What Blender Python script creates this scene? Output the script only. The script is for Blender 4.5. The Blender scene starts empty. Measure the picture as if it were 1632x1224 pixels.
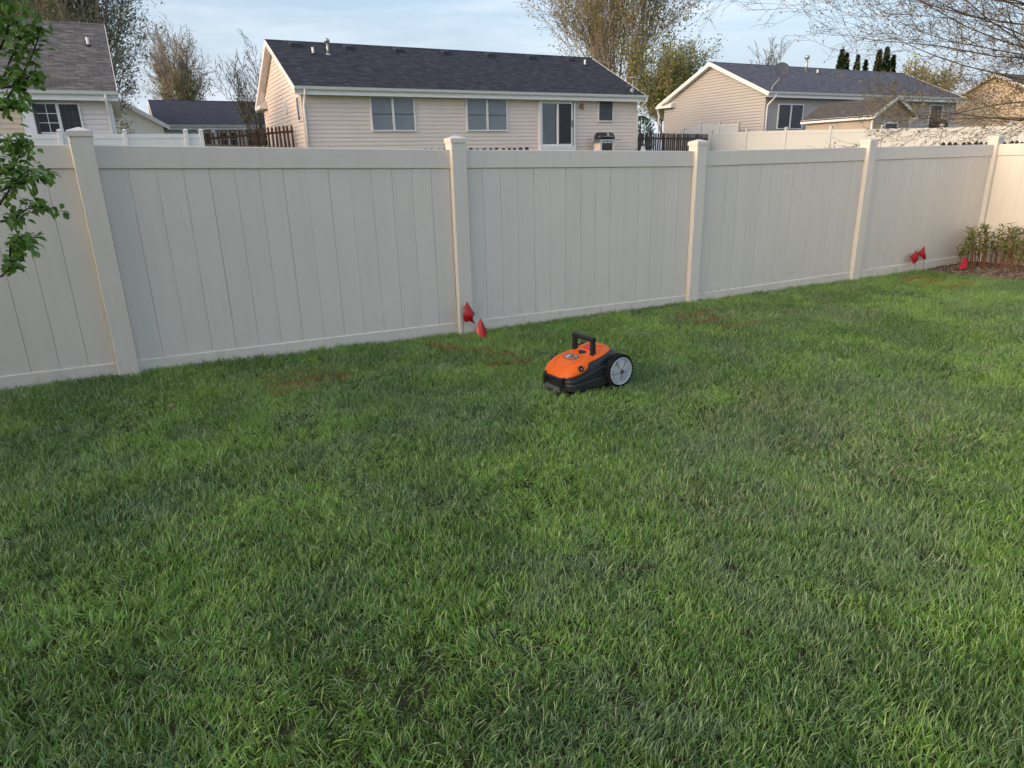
import bpy, bmesh, math, random
import numpy as np
from mathutils import Vector, Matrix, Euler
from math import sin, cos, pi, radians, sqrt, atan2

S = bpy.context.scene
COL = S.collection
rng = random.Random(7)

# ------------------------------------------------------------------ camera
# world axes: X runs along the tan fence, Y away behind it, Z up
PH, PITCH, ROLL = radians(27.807), radians(18.123), radians(-1.479)
cam = bpy.data.cameras.new('camera'); cam.sensor_width = 36.0
cam.lens = 1075.0 / 1632.0 * 36.0
cam.clip_start = 0.05; cam.clip_end = 3000
co = bpy.data.objects.new('camera', cam); COL.objects.link(co)
right0 = Vector((cos(PH), -sin(PH), 0)); F = Vector((sin(PH)*cos(PITCH), cos(PH)*cos(PITCH), -sin(PITCH)))
up0 = Vector((sin(PH)*sin(PITCH), cos(PH)*sin(PITCH), cos(PITCH)))
Rr = cos(ROLL)*right0 + sin(ROLL)*up0; Uu = -sin(ROLL)*right0 + cos(ROLL)*up0
M = Matrix((Rr, Uu, -F)).transposed().to_4x4(); M.translation = Vector((0.245, -5.195, 1.3525))
co.matrix_world = M
S.camera = co

# ------------------------------------------------------------------ sky and sun (low evening sun along the fence, from the left)
SUN_EL, SUN_STRENGTH, SKY_STRENGTH, EXPOSURE = radians(14.0), 0.13, 0.15, 1.55
SUN_DIR = Vector((-cos(SUN_EL)*0.998, cos(SUN_EL)*0.02, sin(SUN_EL)))      # towards the sun
w = bpy.data.worlds.new('World'); S.world = w; w.use_nodes = True
nt = w.node_tree; nt.nodes.clear()
wo = nt.nodes.new('ShaderNodeOutputWorld'); bg = nt.nodes.new('ShaderNodeBackground')
sky = nt.nodes.new('ShaderNodeTexSky'); sky.sky_type = 'NISHITA'; sky.sun_disc = False
sky.sun_elevation = SUN_EL; sky.sun_rotation = atan2(SUN_DIR.x, SUN_DIR.y)
sky.air_density = 1.0; sky.dust_density = 8.0; sky.ozone_density = 1.8; sky.altitude = 250
# thin high cloud, the same over the whole sky
tc = nt.nodes.new('ShaderNodeTexCoord'); mp = nt.nodes.new('ShaderNodeMapping'); mp.inputs['Scale'].default_value = (1.3, 1.3, 9.0)
mp.inputs['Rotation'].default_value = (0.05, 0.08, 0.4)
nz = nt.nodes.new('ShaderNodeTexNoise'); nz.inputs['Scale'].default_value = 1.7; nz.inputs['Detail'].default_value = 6; nz.inputs['Roughness'].default_value = 0.55
rp = nt.nodes.new('ShaderNodeMapRange'); rp.inputs['From Min'].default_value = 0.42; rp.inputs['From Max'].default_value = 0.75
rp.inputs['To Min'].default_value = 0.12; rp.inputs['To Max'].default_value = 0.65
mx = nt.nodes.new('ShaderNodeMix'); mx.data_type = 'RGBA'
mx.inputs[7].default_value = (1.80, 2.08, 2.50, 1)
nt.links.new(tc.outputs['Generated'], mp.inputs['Vector']); nt.links.new(mp.outputs[0], nz.inputs['Vector'])
nt.links.new(nz.outputs['Fac'], rp.inputs['Value'])
sz = nt.nodes.new('ShaderNodeSeparateXYZ'); nt.links.new(tc.outputs['Generated'], sz.inputs[0])          # horizon haze, the same all round
hz = nt.nodes.new('ShaderNodeMapRange'); hz.interpolation_type = 'SMOOTHSTEP'
for k_, v_ in (('From Min',-.02),('From Max',.27),('To Min',.95),('To Max',.12)): hz.inputs[k_].default_value = v_
nt.links.new(sz.outputs['Z'], hz.inputs['Value'])
mxx = nt.nodes.new('ShaderNodeMath'); mxx.operation = 'MAXIMUM'; nt.links.new(rp.outputs[0], mxx.inputs[0]); nt.links.new(hz.outputs[0], mxx.inputs[1])
nt.links.new(mxx.outputs[0], mx.inputs[0])
nt.links.new(sky.outputs[0], mx.inputs[6]); mx2 = nt.nodes.new('ShaderNodeMix'); mx2.data_type = 'RGBA'; mx2.inputs[7].default_value = (2.55, 2.68, 2.85, 1)
rp2 = nt.nodes.new('ShaderNodeMapRange'); rp2.interpolation_type = 'SMOOTHSTEP'
for k_, v_ in (('From Min',.44),('From Max',.68),('To Min',0),('To Max',.42)): rp2.inputs[k_].default_value = v_
nt.links.new(nz.outputs['Fac'], rp2.inputs['Value']); nt.links.new(rp2.outputs[0], mx2.inputs[0]); nt.links.new(mx.outputs[2], mx2.inputs[6])
nt.links.new(mx2.outputs[2], bg.inputs['Color'])
bg.inputs['Strength'].default_value = SKY_STRENGTH
nt.links.new(bg.outputs[0], wo.inputs['Surface'])
sl = bpy.data.lights.new('sun', 'SUN'); sl.energy = SUN_STRENGTH; sl.angle = radians(12); sl.color = (1.0, 0.58, 0.27)
so = bpy.data.objects.new('sun', sl); COL.objects.link(so); so.location = (-30, -3, 12)
so.rotation_euler = SUN_DIR.to_track_quat('Z', 'Y').to_euler()
S.view_settings.view_transform = 'Standard'; S.view_settings.look = 'None'
S.view_settings.exposure = EXPOSURE; S.view_settings.gamma = 1.0; S.view_settings.use_curve_mapping = False
S.render.engine = 'CYCLES'
S.cycles.max_bounces = 5; S.cycles.diffuse_bounces = 3; S.cycles.glossy_bounces = 2; S.cycles.transmission_bounces = 3; S.cycles.transparent_max_bounces = 6
S.cycles.use_adaptive_sampling = True; S.cycles.adaptive_threshold = 0.02
S.cycles.use_denoising = True

# ------------------------------------------------------------------ materials
def mat(name):
    m = bpy.data.materials.new(name); m.use_nodes = True
    n = m.node_tree; return m, n, n.nodes['Principled BSDF']
def node(n, t, **k):
    a = n.nodes.new(t)
    for q, v in k.items(): setattr(a, q, v)
    return a
def mixc(n, fac, a, b, blend='MIX'):
    x = node(n, 'ShaderNodeMix', data_type='RGBA', blend_type=blend)
    for sock, v in ((x.inputs[0], fac), (x.inputs[6], a), (x.inputs[7], b)):
        if hasattr(v, 'default_value') or hasattr(v, 'is_output'): n.links.new(v, sock)
        elif isinstance(v, (int, float)): sock.default_value = v
        else: sock.default_value = (*v, 1)
    return x.outputs[2]
def noise(n, scale, detail=4, coord='Object', stretch=None, rough=0.55):
    t = node(n, 'ShaderNodeTexCoord'); z = node(n, 'ShaderNodeTexNoise')
    z.inputs['Scale'].default_value = scale; z.inputs['Detail'].default_value = detail; z.inputs['Roughness'].default_value = rough
    src = node(n, 'ShaderNodeNewGeometry').outputs['Position'] if coord == 'World' else t.outputs[coord]
    if stretch:
        m = node(n, 'ShaderNodeMapping'); m.inputs['Scale'].default_value = stretch; n.links.new(src, m.inputs['Vector']); src = m.outputs[0]
    n.links.new(src, z.inputs['Vector'])
    return z.outputs['Fac']
def ramp(n, v, a, b, c=0.0, d=1.0):
    r = node(n, 'ShaderNodeMapRange'); r.inputs['From Min'].default_value = a; r.inputs['From Max'].default_value = b
    r.inputs['To Min'].default_value = c; r.inputs['To Max'].default_value = d; n.links.new(v, r.inputs['Value']); return r.outputs[0]
def bump(n, b, h, strength, dist=0.01):
    u = node(n, 'ShaderNodeBump'); u.inputs['Strength'].default_value = strength; u.inputs['Distance'].default_value = dist
    n.links.new(h, u.inputs['Height']); n.links.new(u.outputs[0], b.inputs['Normal'])
def simple(name, c, rough=0.5, spec=0.4, metal=0.0, var=0.12, scale=6.0, bmp=0.0, bscale=60.0, coord='Object'):
    m, n, b = mat(name)
    dk = tuple(x*(1-var) for x in c); lt = tuple(min(1, x*(1+var)) for x in c)
    n.links.new(mixc(n, ramp(n, noise(n, scale, 5, coord), .3, .7), dk, lt), b.inputs['Base Color'])
    b.inputs['Roughness'].default_value = rough; b.inputs['Specular IOR Level'].default_value = spec; b.inputs['Metallic'].default_value = metal
    if bmp: bump(n, b, noise(n, bscale, 3, coord), bmp, 0.004)
    return m
def leafmat(name, c1, c2, trans=0.35, rough=0.45, scale=1.5):
    m, n, b = mat(name)
    isl = node(n, 'ShaderNodeNewGeometry').outputs['Random Per Island']
    oi = node(n, 'ShaderNodeObjectInfo').outputs['Random']
    ad = node(n, 'ShaderNodeMath', operation='ADD'); n.links.new(isl, ad.inputs[0]); n.links.new(oi, ad.inputs[1])
    fr = node(n, 'ShaderNodeMath', operation='FRACT'); n.links.new(ad.outputs[0], fr.inputs[0])
    c = mixc(n, fr.outputs[0], c1, c2)
    c = mixc(n, ramp(n, noise(n, scale, 2), .3, .7, 0, .35), c, tuple(x*.6 for x in c1))
    n.links.new(c, b.inputs['Base Color']); b.inputs['Roughness'].default_value = rough; b.inputs['Specular IOR Level'].default_value = .35
    t = node(n, 'ShaderNodeBsdfTranslucent'); n.links.new(c, t.inputs['Color'])
    mxs = node(n, 'ShaderNodeMixShader'); mxs.inputs[0].default_value = trans
    n.links.new(b.outputs[0], mxs.inputs[1]); n.links.new(t.outputs[0], mxs.inputs[2])
    n.links.new(mxs.outputs[0], n.nodes['Material Output'].inputs['Surface'])
    return m
def vinylmat(name, c, dirt):
    m, n, b = mat(name)
    a = mixc(n, ramp(n, noise(n, 1.7, 4, 'World'), .35, .7), tuple(x*.955 for x in c), c)
    a = mixc(n, ramp(n, node(n, 'ShaderNodeObjectInfo').outputs['Random'], 0, 1, 0, .5), a, tuple(x*.90 for x in c))   # boards aged a little differently
    a = mixc(n, ramp(n, noise(n, 2.5, 6, 'World', (9, 9, .6)), .48, .8, 0, .16), a, dirt)
    a = mixc(n, ramp(n, noise(n, 42, 3, 'World'), .70, .82, 0, .20), a, tuple(x*.6 for x in dirt))
    sp = node(n, 'ShaderNodeSeparateXYZ'); n.links.new(node(n, 'ShaderNodeNewGeometry').outputs['Position'], sp.inputs[0])
    k = node(n, 'ShaderNodeMath', operation='MULTIPLY'); n.links.new(ramp(n, sp.outputs['Z'], .0, .30, 1, 0), k.inputs[0]); n.links.new(ramp(n, noise(n, 14, 6, 'World', None, .7), .50, .72, 0, .30), k.inputs[1])
    a = mixc(n, k.outputs[0], a, (.25, .24, .14))                                # soil splash and algae spots on the lowest boards
    n.links.new(a, b.inputs['Base Color'])
    n.links.new(ramp(n, noise(n, 8, 3, 'World'), .3, .7, .38, .52), b.inputs['Roughness'])
    b.inputs['Specular IOR Level'].default_value = .35
    bump(n, b, noise(n, 6, 3, 'World', (20, 20, .8)), .05, .002)
    return m
def shinglemat(name, c1, c2, c3, row=0.145, tab=0.32):
    m, n, b = mat(name)
    t = node(n, 'ShaderNodeUVMap')
    br = node(n, 'ShaderNodeTexBrick'); br.offset = .37; br.inputs['Scale'].default_value = 1
    br.inputs['Color1'].default_value = (*c1, 1); br.inputs['Color2'].default_value = (*c2, 1); br.inputs['Mortar'].default_value = tuple(x*.45 for x in c1) + (1,)
    br.inputs['Mortar Size'].default_value = .008; br.inputs['Brick Width'].default_value = tab; br.inputs['Row Height'].default_value = row; br.inputs['Bias'].default_value = -.1
    n.links.new(t.outputs[0], br.inputs['Vector'])
    mp_ = node(n, 'ShaderNodeMapping'); mp_.inputs['Scale'].default_value = (2.2, 7.0, 1); n.links.new(t.outputs[0], mp_.inputs['Vector'])
    z = node(n, 'ShaderNodeTexNoise'); z.inputs['Scale'].default_value = 1.0; z.inputs['Detail'].default_value = 3; n.links.new(mp_.outputs[0], z.inputs['Vector'])
    c = mixc(n, ramp(n, z.outputs['Fac'], .5, .72), br.outputs['Color'], c3)
    n.links.new(c, b.inputs['Base Color']); b.inputs['Roughness'].default_value = .9; b.inputs['Specular IOR Level'].default_value = .2
    bump(n, b, br.outputs['Fac'], -.6, .012)
    return m

MT = {}
MT['vinyl'] = vinylmat('tan_vinyl', (.728, .660, .586), (.46, .42, .34))
MT['white_vinyl'] = simple('white_vinyl', (.55, .537, .53), .42, .35, var=.03, scale=2)
MT['trim'] = simple('white_trim', (.80, .76, .74), .5, .3, var=.04)
MT['siding_tan'] = simple('tan_siding', (.80, .655, .575), .6, .25, var=.035, scale=1.5)
MT['siding_grey'] = simple('grey_mauve_siding', (.45, .405, .385), .6, .25, var=.03, scale=1.5)
MT['siding_left'] = simple('pale_siding', (.74, .67, .63), .6, .25, var=.03, scale=1.5)
MT['siding_shed'] = simple('shed_siding', (.44, .37, .30), .65, .2, var=.08, scale=2)
MT['siding_far'] = simple('far_tan_siding', (.58, .45, .33), .6, .2, var=.04, scale=1.5)
MT['cream_warm_lit'] = simple('cream_wall_warm_lit', (.66, .54, .40), .6, .2, var=.04)  # warm light on the entry wall is put into this cream
MT['wall_white'] = simple('white_siding', (.86, .83, .80), .6, .2, var=.03)
MT['roof_dark'] = shinglemat('charcoal_shingles', (.030, .031, .038), (.052, .053, .062), (.078, .078, .086))
MT['roof_grey'] = shinglemat('weathered_brown_grey_shingles', (.10, .088, .082), (.165, .148, .138), (.225, .205, .19), row=.17, tab=.36)
MT['roof_blue'] = shinglemat('slate_grey_shingles', (.085, .086, .104), (.125, .124, .142), (.17, .165, .18))
MT['roof_shed'] = shinglemat('brown_grey_shingles', (.085, .075, .070), (.115, .10, .092), (.14, .12, .105))
MT['roof_low'] = shinglemat('blue_black_shingles', (.045, .048, .062), (.06, .062, .08), (.075, .077, .095))
MT['glass_dark'] = simple('dark_window_glass', (.022, .025, .03), .1, .28, var=.2, scale=1)
MT['glass_blind'] = simple('window_glass_over_closed_blind', (.20, .22, .24), .16, .5, var=.06, scale=2)
MT['blind'] = simple('grey_vertical_blind', (.50, .50, .50), .6, .2, var=.05)
MT['screen'] = simple('window_screen', (.075, .08, .09), .5, .3, var=.1)
MT['black_plastic'] = simple('charcoal_plastic', (.020, .021, .025), .42, .45, var=.25, scale=9, bmp=.08, bscale=300)
MT['black_matte'] = simple('matte_black_plastic', (.014, .014, .016), .55, .35, var=.2, scale=9)
MT['bumper_grey'] = simple('worn_grey_plastic', (.10, .10, .105), .5, .35, var=.2, scale=14)
MT['rubber'] = simple('black_rubber', (.012, .012, .013), .75, .2, var=.3, scale=20)
MT['orange'] = simple('orange_plastic', (.80, .125, .006), .36, .32, var=.04, scale=5)
MT['grey_hub'] = simple('silver_grey_plastic', (.40, .42, .45), .38, .45, var=.08, scale=12)
MT['red_button'] = simple('red_plastic', (.62, .03, .02), .35, .45, var=.08)
MT['label_grey'] = simple('label_grey', (.085, .09, .095), .4, .4, var=.05)
MT['label_white'] = simple('label_print_white', (.62, .62, .60), .5, .3, var=.05)
MT['lens'] = simple('sensor_lens', (.02, .02, .022), .08, .6, var=.1)
MT['wire'] = simple('dark_steel_wire', (.06, .055, .05), .5, .4, metal=.6)
MT['steel'] = simple('galvanised_steel', (.48, .48, .47), .42, .5, metal=.8)
MT['pipe_white'] = simple('white_pvc', (.75, .74, .72), .45, .35, var=.03)
MT['vent'] = simple('black_roof_vent', (.022, .024, .032), .6, .3)
MT['grill_black'] = simple('grill_enamel', (.016, .016, .018), .22, .5)
MT['tank'] = simple('propane_white', (.62, .62, .62), .4, .4)
MT['fabric_black'] = simple('black_cover', (.02, .02, .022), .7, .2)
MT['wood_brown'] = simple('weathered_brown_wood', (.105, .060, .042), .8, .2, var=.35, scale=3, bmp=.3, bscale=25)
MT['wood_grey'] = simple('weathered_grey_brown_wood', (.085, .062, .052), .85, .2, var=.35, scale=3, bmp=.3, bscale=25)
MT['bark'] = simple('bark', (.165, .125, .095), .9, .15, var=.35, scale=5, bmp=.5, bscale=20)
MT['bark_tan'] = simple('tan_twig_bark', (.32, .26, .205), .9, .15, var=.3, scale=1)
MT['bark_dark'] = simple('dark_bark', (.050, .038, .036), .9, .15, var=.3, scale=8, bmp=.4, bscale=60)
MT['leaf_near'] = leafmat('fresh_leaf', (.085, .185, .028), (.195, .330, .060), .38, .38)
MT['leaf_green'] = leafmat('mid_green_leaf', (.10, .15, .045), (.19, .24, .07), .3)
MT['leaf_grey'] = leafmat('grey_green_leaf', (.13, .165, .095), (.24, .27, .14), .3)
MT['leaf_yellow'] = leafmat('yellow_green_bud', (.26, .25, .05), (.42, .37, .10), .35)
MT['leaf_olive'] = leafmat('olive_bud', (.20, .17, .06), (.36, .27, .10), .3)
MT['leaf_bud'] = leafmat('brown_green_bud', (.19, .13, .06), (.33, .26, .10), .3)
MT['leaf_ever'] = leafmat('evergreen_spray', (.020, .040, .014), (.05, .075, .022), .15)
MT['leaf_bush'] = leafmat('bush_leaf', (.035, .085, .018), (.08, .14, .03), .2)
MT['leaf_peony'] = leafmat('bronze_green_leaf', (.15, .19, .05), (.33, .34, .11), .3)
MT['stem_red'] = simple('red_stem', (.20, .095, .06), .5, .3, var=.3, scale=6)
MT['brass'] = simple('wall_lamp_brass', (.30, .20, .10), .4, .5, metal=.5)
MT['dish'] = simple('grey_dish', (.30, .31, .34), .5, .4)
MT['dish_dark'] = simple('slate_grey_dish', (.080,.084,.105), .5, .3)
MT['tan_speck'] = simple('pale_speck', (.34, .24, .15), .8, .2, var=.2, scale=20)

def flagmat():
    m, n, b = mat('red_flag_plastic')
    c = mixc(n, ramp(n, noise(n, 18, 3), .35, .7), (.42, .010, .016), (.66, .028, .040))
    n.links.new(c, b.inputs['Base Color']); b.inputs['Roughness'].default_value = .28; b.inputs['Specular IOR Level'].default_value = .5
    t = node(n, 'ShaderNodeBsdfTranslucent'); n.links.new(c, t.inputs['Color'])
    x = node(n, 'ShaderNodeMixShader'); x.inputs[0].default_value = .35
    n.links.new(b.outputs[0], x.inputs[1]); n.links.new(t.outputs[0], x.inputs[2]); n.links.new(x.outputs[0], n.nodes['Material Output'].inputs['Surface'])
    return m
MT['flag'] = flagmat()
def groundmat():
    m, n, b = mat('lawn_soil_and_far_grass')
    pos = node(n, 'ShaderNodeNewGeometry').outputs['Position']
    sp = node(n, 'ShaderNodeSeparateXYZ'); n.links.new(pos, sp.inputs[0])
    soil = mixc(n, ramp(n, noise(n, 30, 5, 'World'), .3, .7), (.030, .030, .014), (.075, .068, .032))
    far = mixc(n, ramp(n, noise(n, .8, 6, 'World'), .3, .7), (.055, .095, .025), (.10, .14, .045))
    n.links.new(mixc(n, ramp(n, sp.outputs['Y'], .02, .12), soil, far), b.inputs['Base Color'])
    b.inputs['Roughness'].default_value = .95; b.inputs['Specular IOR Level'].default_value = .1
    bump(n, b, noise(n, 25, 5, 'World'), .6, .03)
    return m
MT['ground'] = groundmat()
MT['soil'] = simple('bare_soil', (.16, .12, .08), .95, .1, var=.4, scale=12, bmp=.6, bscale=40)
def mulchmat():
    m, n, b = mat('weathered_bark_mulch')
    isl = node(n, 'ShaderNodeNewGeometry').outputs['Random Per Island']
    c = mixc(n, isl, (.085, .060, .045), (.30, .225, .165))
    n.links.new(mixc(n, ramp(n, noise(n, 60, 3), .3, .7, 0, .5), c, (.09, .066, .05)), b.inputs['Base Color'])
    b.inputs['Roughness'].default_value = .9; b.inputs['Specular IOR Level'].default_value = .15
    return m
MT['mulch'] = mulchmat()

# ------------------------------------------------------------------ mesh helpers
class MB:
    def __init__(s): s.v = []; s.f = []; s.uv = None
    def add(s, vs, fs):
        o = len(s.v); s.v += [tuple(p) for p in vs]; s.f += [tuple(i+o for i in q) for q in fs]; return s
    def box(s, x0, x1, y0, y1, z0, z1):
        return s.hexa([(x0,y0,z0),(x1,y0,z0),(x1,y1,z0),(x0,y1,z0)], [(x0,y0,z1),(x1,y0,z1),(x1,y1,z1),(x0,y1,z1)])
    def hexa(s, a, b):
        return s.add(list(a)+list(b), [(3,2,1,0),(4,5,6,7),(0,1,5,4),(1,2,6,5),(2,3,7,6),(3,0,4,7)])
    def loft(s, rings, cap=True, closed=True):
        n = len(rings[0]); vs = [p for r in rings for p in r]; fs = []
        for i in range(len(rings)-1):
            for j in range(n if closed else n-1):
                k = (j+1) % n; fs.append((i*n+j, i*n+k, (i+1)*n+k, (i+1)*n+j))
        if cap: fs += [tuple(range(n-1,-1,-1)), tuple((len(rings)-1)*n+j for j in range(n))]
        return s.add(vs, fs)
    def bbox(s, x0, x1, y0, y1, z0, z1, c=.004):
        """vertical box with chamfered upright edges and chamfered top"""
        def ring(i, z):
            return [(x0+c+i,y0+i,z),(x1-c-i,y0+i,z),(x1-i,y0+c+i,z),(x1-i,y1-c-i,z),(x1-c-i,y1-i,z),(x0+c+i,y1-i,z),(x0+i,y1-c-i,z),(x0+i,y0+c+i,z)]
        return s.loft([ring(0,z0), ring(0,z1-c), ring(c*.7,z1)])
    def bar(s, a, b, wy, hz, c=.004):
        """horizontal-ish bar from a to b (centre line), thickness wy across, height hz, chamfered long edges"""
        a = Vector(a); b = Vector(b); d = (b-a); t = Vector((-d.y, d.x, 0)).normalized(); up = Vector((0,0,1))
        prof = [(-wy/2+c,-hz/2),(wy/2-c,-hz/2),(wy/2,-hz/2+c),(wy/2,hz/2-c),(wy/2-c,hz/2),(-wy/2+c,hz/2),(-wy/2,hz/2-c),(-wy/2,-hz/2+c)]
        return s.loft([[p+t*x+up*y for x,y in prof] for p in (a,b)])
    def tube(s, pts, rad, n=6, cap=True):
        pts = [Vector(p) for p in pts]; rings = []
        ref = Vector((0.13,0.21,1)).normalized()
        for i,p in enumerate(pts):
            d = (pts[min(i+1,len(pts)-1)]-pts[max(i-1,0)])
            if d.length < 1e-9: d = Vector((0,0,1))
            d.normalize(); x = d.cross(ref)
            if x.length < .05: x = d.cross(Vector((1,0,0)))
            x.normalize(); y = d.cross(x); r = rad[i] if hasattr(rad,'__len__') else rad
            rings.append([p+(x*cos(2*pi*k/n)+y*sin(2*pi*k/n))*r for k in range(n)])
        return s.loft(rings, cap)
    def lathe(s, c, axis, prof, n=16):
        """prof: list of (distance along axis, radius)"""
        axis = Vector(axis).normalized(); x = axis.orthogonal().normalized(); y = axis.cross(x); c = Vector(c)
        return s.loft([[c+axis*a+(x*cos(2*pi*k/n)+y*sin(2*pi*k/n))*max(r,1e-4) for k in range(n)] for a,r in prof])
    def build(s, name, m, parent=None, smooth=False, uvf=None, loc=None):
        me = bpy.data.meshes.new(name); me.from_pydata(s.v, [], s.f); me.update()
        if uvf:
            ul = me.uv_layers.new(name='UVMap')
            for lp in me.loops: ul.data[lp.index].uv = uvf(me.vertices[lp.vertex_index].co)
        return link(name, me, m, parent, smooth, loc)
def link(name, me, m, parent=None, smooth=False, loc=None):
    if isinstance(m, str): m = MT[m]
    if m and not me.materials: me.materials.append(m)
    if smooth:
        for p in me.polygons: p.use_smooth = True
    o = bpy.data.objects.new(name, me); COL.objects.link(o)
    if loc: o.location = loc
    if parent:
        o.parent = parent
        if WORLD: o.matrix_parent_inverse = wm(parent).inverted()      # mesh coordinates are world coordinates
    return o
WORLD = True
def wm(o):
    m = o.matrix_basis.copy()
    return wm(o.parent) @ o.matrix_parent_inverse @ m if o.parent else m
def thing(name, label, cat, loc=(0,0,0), rz=0, group=None):
    o = bpy.data.objects.new(name, None); COL.objects.link(o); o.empty_display_size = .1
    o.location = loc; o.rotation_euler = (0,0,rz); o['label'] = label; o['category'] = cat
    if group: o['group'] = group
    return o
def tag(o, label, cat, group=None):
    o['label'] = label; o['category'] = cat
    if group: o['group'] = group
    return o
def fix_normals(o):
    bm = bmesh.new(); bm.from_mesh(o.data); bmesh.ops.recalc_face_normals(bm, faces=bm.faces); bm.to_mesh(o.data); bm.free(); return o
def interp(x, xs, ys): return float(np.interp(x, xs, ys))

# ------------------------------------------------------------------ ground
PU = [0.0, 2.535, 5.07, 7.605, 10.14]                         # fence posts along X
def sstep(a, b, x):
    t = min(1, max(0, (x-a)/(b-a))); return t*t*(3-2*t)
def ground_z(u, v):
    base = interp(u, [-6,-2.5,0,2.535,5.07,7.6,10.1,14], [.10,.06,.022,-.043,-.065,-.092,-.118,-.10])
    if v < 0.25:
        lawn = .026*sstep(-.5,-2.2,v) + .012*sin(u*1.9+v*1.1)*sin(v*2.3-u*.7)*sstep(-.2,-.8,v)
        lawn -= .035*math.exp(-((u-1.72)**2/.10+(v+1.45)**2/.05))      # hollow left of the mower
        lawn += .025*sstep(8.9,9.8,u)*sstep(-3.2,-.9,v)                    # raised planting bed in the corner
        return base + lawn
    hill = interp(v, [.25,1.5,5,11,19,23,35,60,120,600], [0,.03,.35,.75,1.2,1.45,1.6,2.2,3.0,3.2])
    return base*(1-sstep(.25,6,v)) + hill
def lines(dense, *far): return sorted(set([round(x,3) for x in dense] + list(far)))
gu = lines(np.arange(-4,11.01,.18), -600,-250,-120,-60,-35,-20,-12,-8,-6,12,13,14,16,18,22,26,30,36,42,50,60,80,120,250,600)
gv = lines(list(np.arange(-7,.26,.18))+list(np.arange(.45,3,.4)), -600,-250,-100,-40,-20,-12,-9,4,5,7,9,11,13,16,19,21,23,26,30,35,42,50,60,80,120,250,600)
b = MB(); nu = len(gu)
vs = [(u,v,ground_z(u,v)) for v in gv for u in gu]
b.add(vs, [(j*nu+i, j*nu+i+1, (j+1)*nu+i+1, (j+1)*nu+i) for j in range(len(gv)-1) for i in range(nu-1)])
g = b.build('ground', 'ground', smooth=True); g['kind'] = 'structure'

# ------------------------------------------------------------------ the tan vinyl fence
fence = thing('vinyl_fence', 'tan vinyl privacy fence with capped square posts across the back of the lawn', 'fence', (5.07, 0, -.065))
RT = [1.526, 1.465, 1.419, 1.424, 1.431]      # top of top rail at the posts
RB = [.126, .077, .029, .027, .031]           # top of bottom rail
HT = [1.609, 1.549, 1.505, 1.503, 1.526]      # shoulder of post cap
PW = .0635
post_u = [-2.535] + PU; post_v = [0]*6
RT0, RB0, HT0 = [1.585]+RT, [.175]+RB, [1.668]+HT
posts = [(post_u[i], 0.0, HT0[i]) for i in range(6)] + [(10.14, -2.535, 1.53), (10.14, -5.07, 1.53), (-5.07, 0, 1.70), (-5.07, -2.535, 1.70), (-5.07, -5.07, 1.70), (-5.07, -7.605, 1.70)]
for (u, v, top) in posts:
    z0 = ground_z(u, v)-.12
    p = MB().bbox(u-PW, u+PW, v-PW, v+PW, z0, top-.012, .005).build('post', 'vinyl', fence)
    c = MB(); k = .0695
    ring = lambda r, z: [(u-r,v-r,z),(u+r,v-r,z),(u+r,v+r,z),(u-r,v+r,z)]
    c.loft([ring(k,top-.034), ring(k,top-.003), ring(k-.004,top+.001), ring(.004,top+.022)])
    c.build('cap', 'vinyl', p)
BW = .1603                                     # board pitch
def board_mesh(hgt):
    pr = [(.0007,-.0088),(.0024,-.0105),(.1571,-.0105),(.1588,-.0088),(.1588,-.002),(.166,-.002),(.166,.006),(.1588,.006),(.1588,.0105),(.0007,.0105)]
    m_ = MB().loft([[(x*1.0056,y,z) for x,y in pr] for z in (0,hgt)])
    me = bpy.data.meshes.new('board'); me.from_pydata(m_.v, [], m_.f); me.update(); me.materials.append(MT['vinyl']); return me
BM = board_mesh(1.345)
def panel(a, b_, rt, rb):
    """a, b_ = (u, v) centres of the two posts; rt, rb rail heights at both"""
    a = Vector((*a,0)); b_ = Vector((*b_,0)); d = (b_-a).normalized(); L = (b_-a).length; ang = atan2(d.y, d.x)
    s0, s1 = PW-.004, L-PW+.004
    at = lambda s, z: a + d*s + Vector((0,0,z))
    li = lambda h, s: h[0]+(h[1]-h[0])*s/L
    MB().bar(at(s0, li(rt,s0)-.071), at(s1, li(rt,s1)-.071), .046, .142, .005).build('top_rail', 'vinyl', fence)
    MB().bar(at(s0, li(rb,s0)-.071), at(s1, li(rb,s1)-.071), .046, .142, .005).build('bottom_rail', 'vinyl', fence)
    n = 15; p0 = PW-.0006
    for i in range(n):
        s = p0+i*BW; zc = li(rb, s+BW/2)-.055
        o = bpy.data.objects.new('board', BM); COL.objects.link(o); o.parent = fence; o.matrix_parent_inverse = wm(fence).inverted()
        q = at(s+rng.uniform(-.0004,.0004), zc); o.location = q; o.rotation_euler = (0, rng.uniform(-.0006,.0006), ang + rng.uniform(-.004,.004))
for i in range(5): panel((post_u[i],0), (post_u[i+1],0), (RT0[i],RT0[i+1]), (RB0[i],RB0[i+1]))
panel((10.14,-2.535), (10.14,0), (1.43,1.431), (.03,.031))
panel((10.14,-5.07), (10.14,-2.535), (1.43,1.43), (.03,.03))

panel((-5.07,0), (-2.535,0), (1.62,1.585), (.21,.175))
for k in range(3): panel((-5.07,-2.535*k), (-5.07,-2.535*(k+1)), (1.62,1.62), (.21,.21))  # side fence out of view, added to shade the left of the lawn

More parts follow.
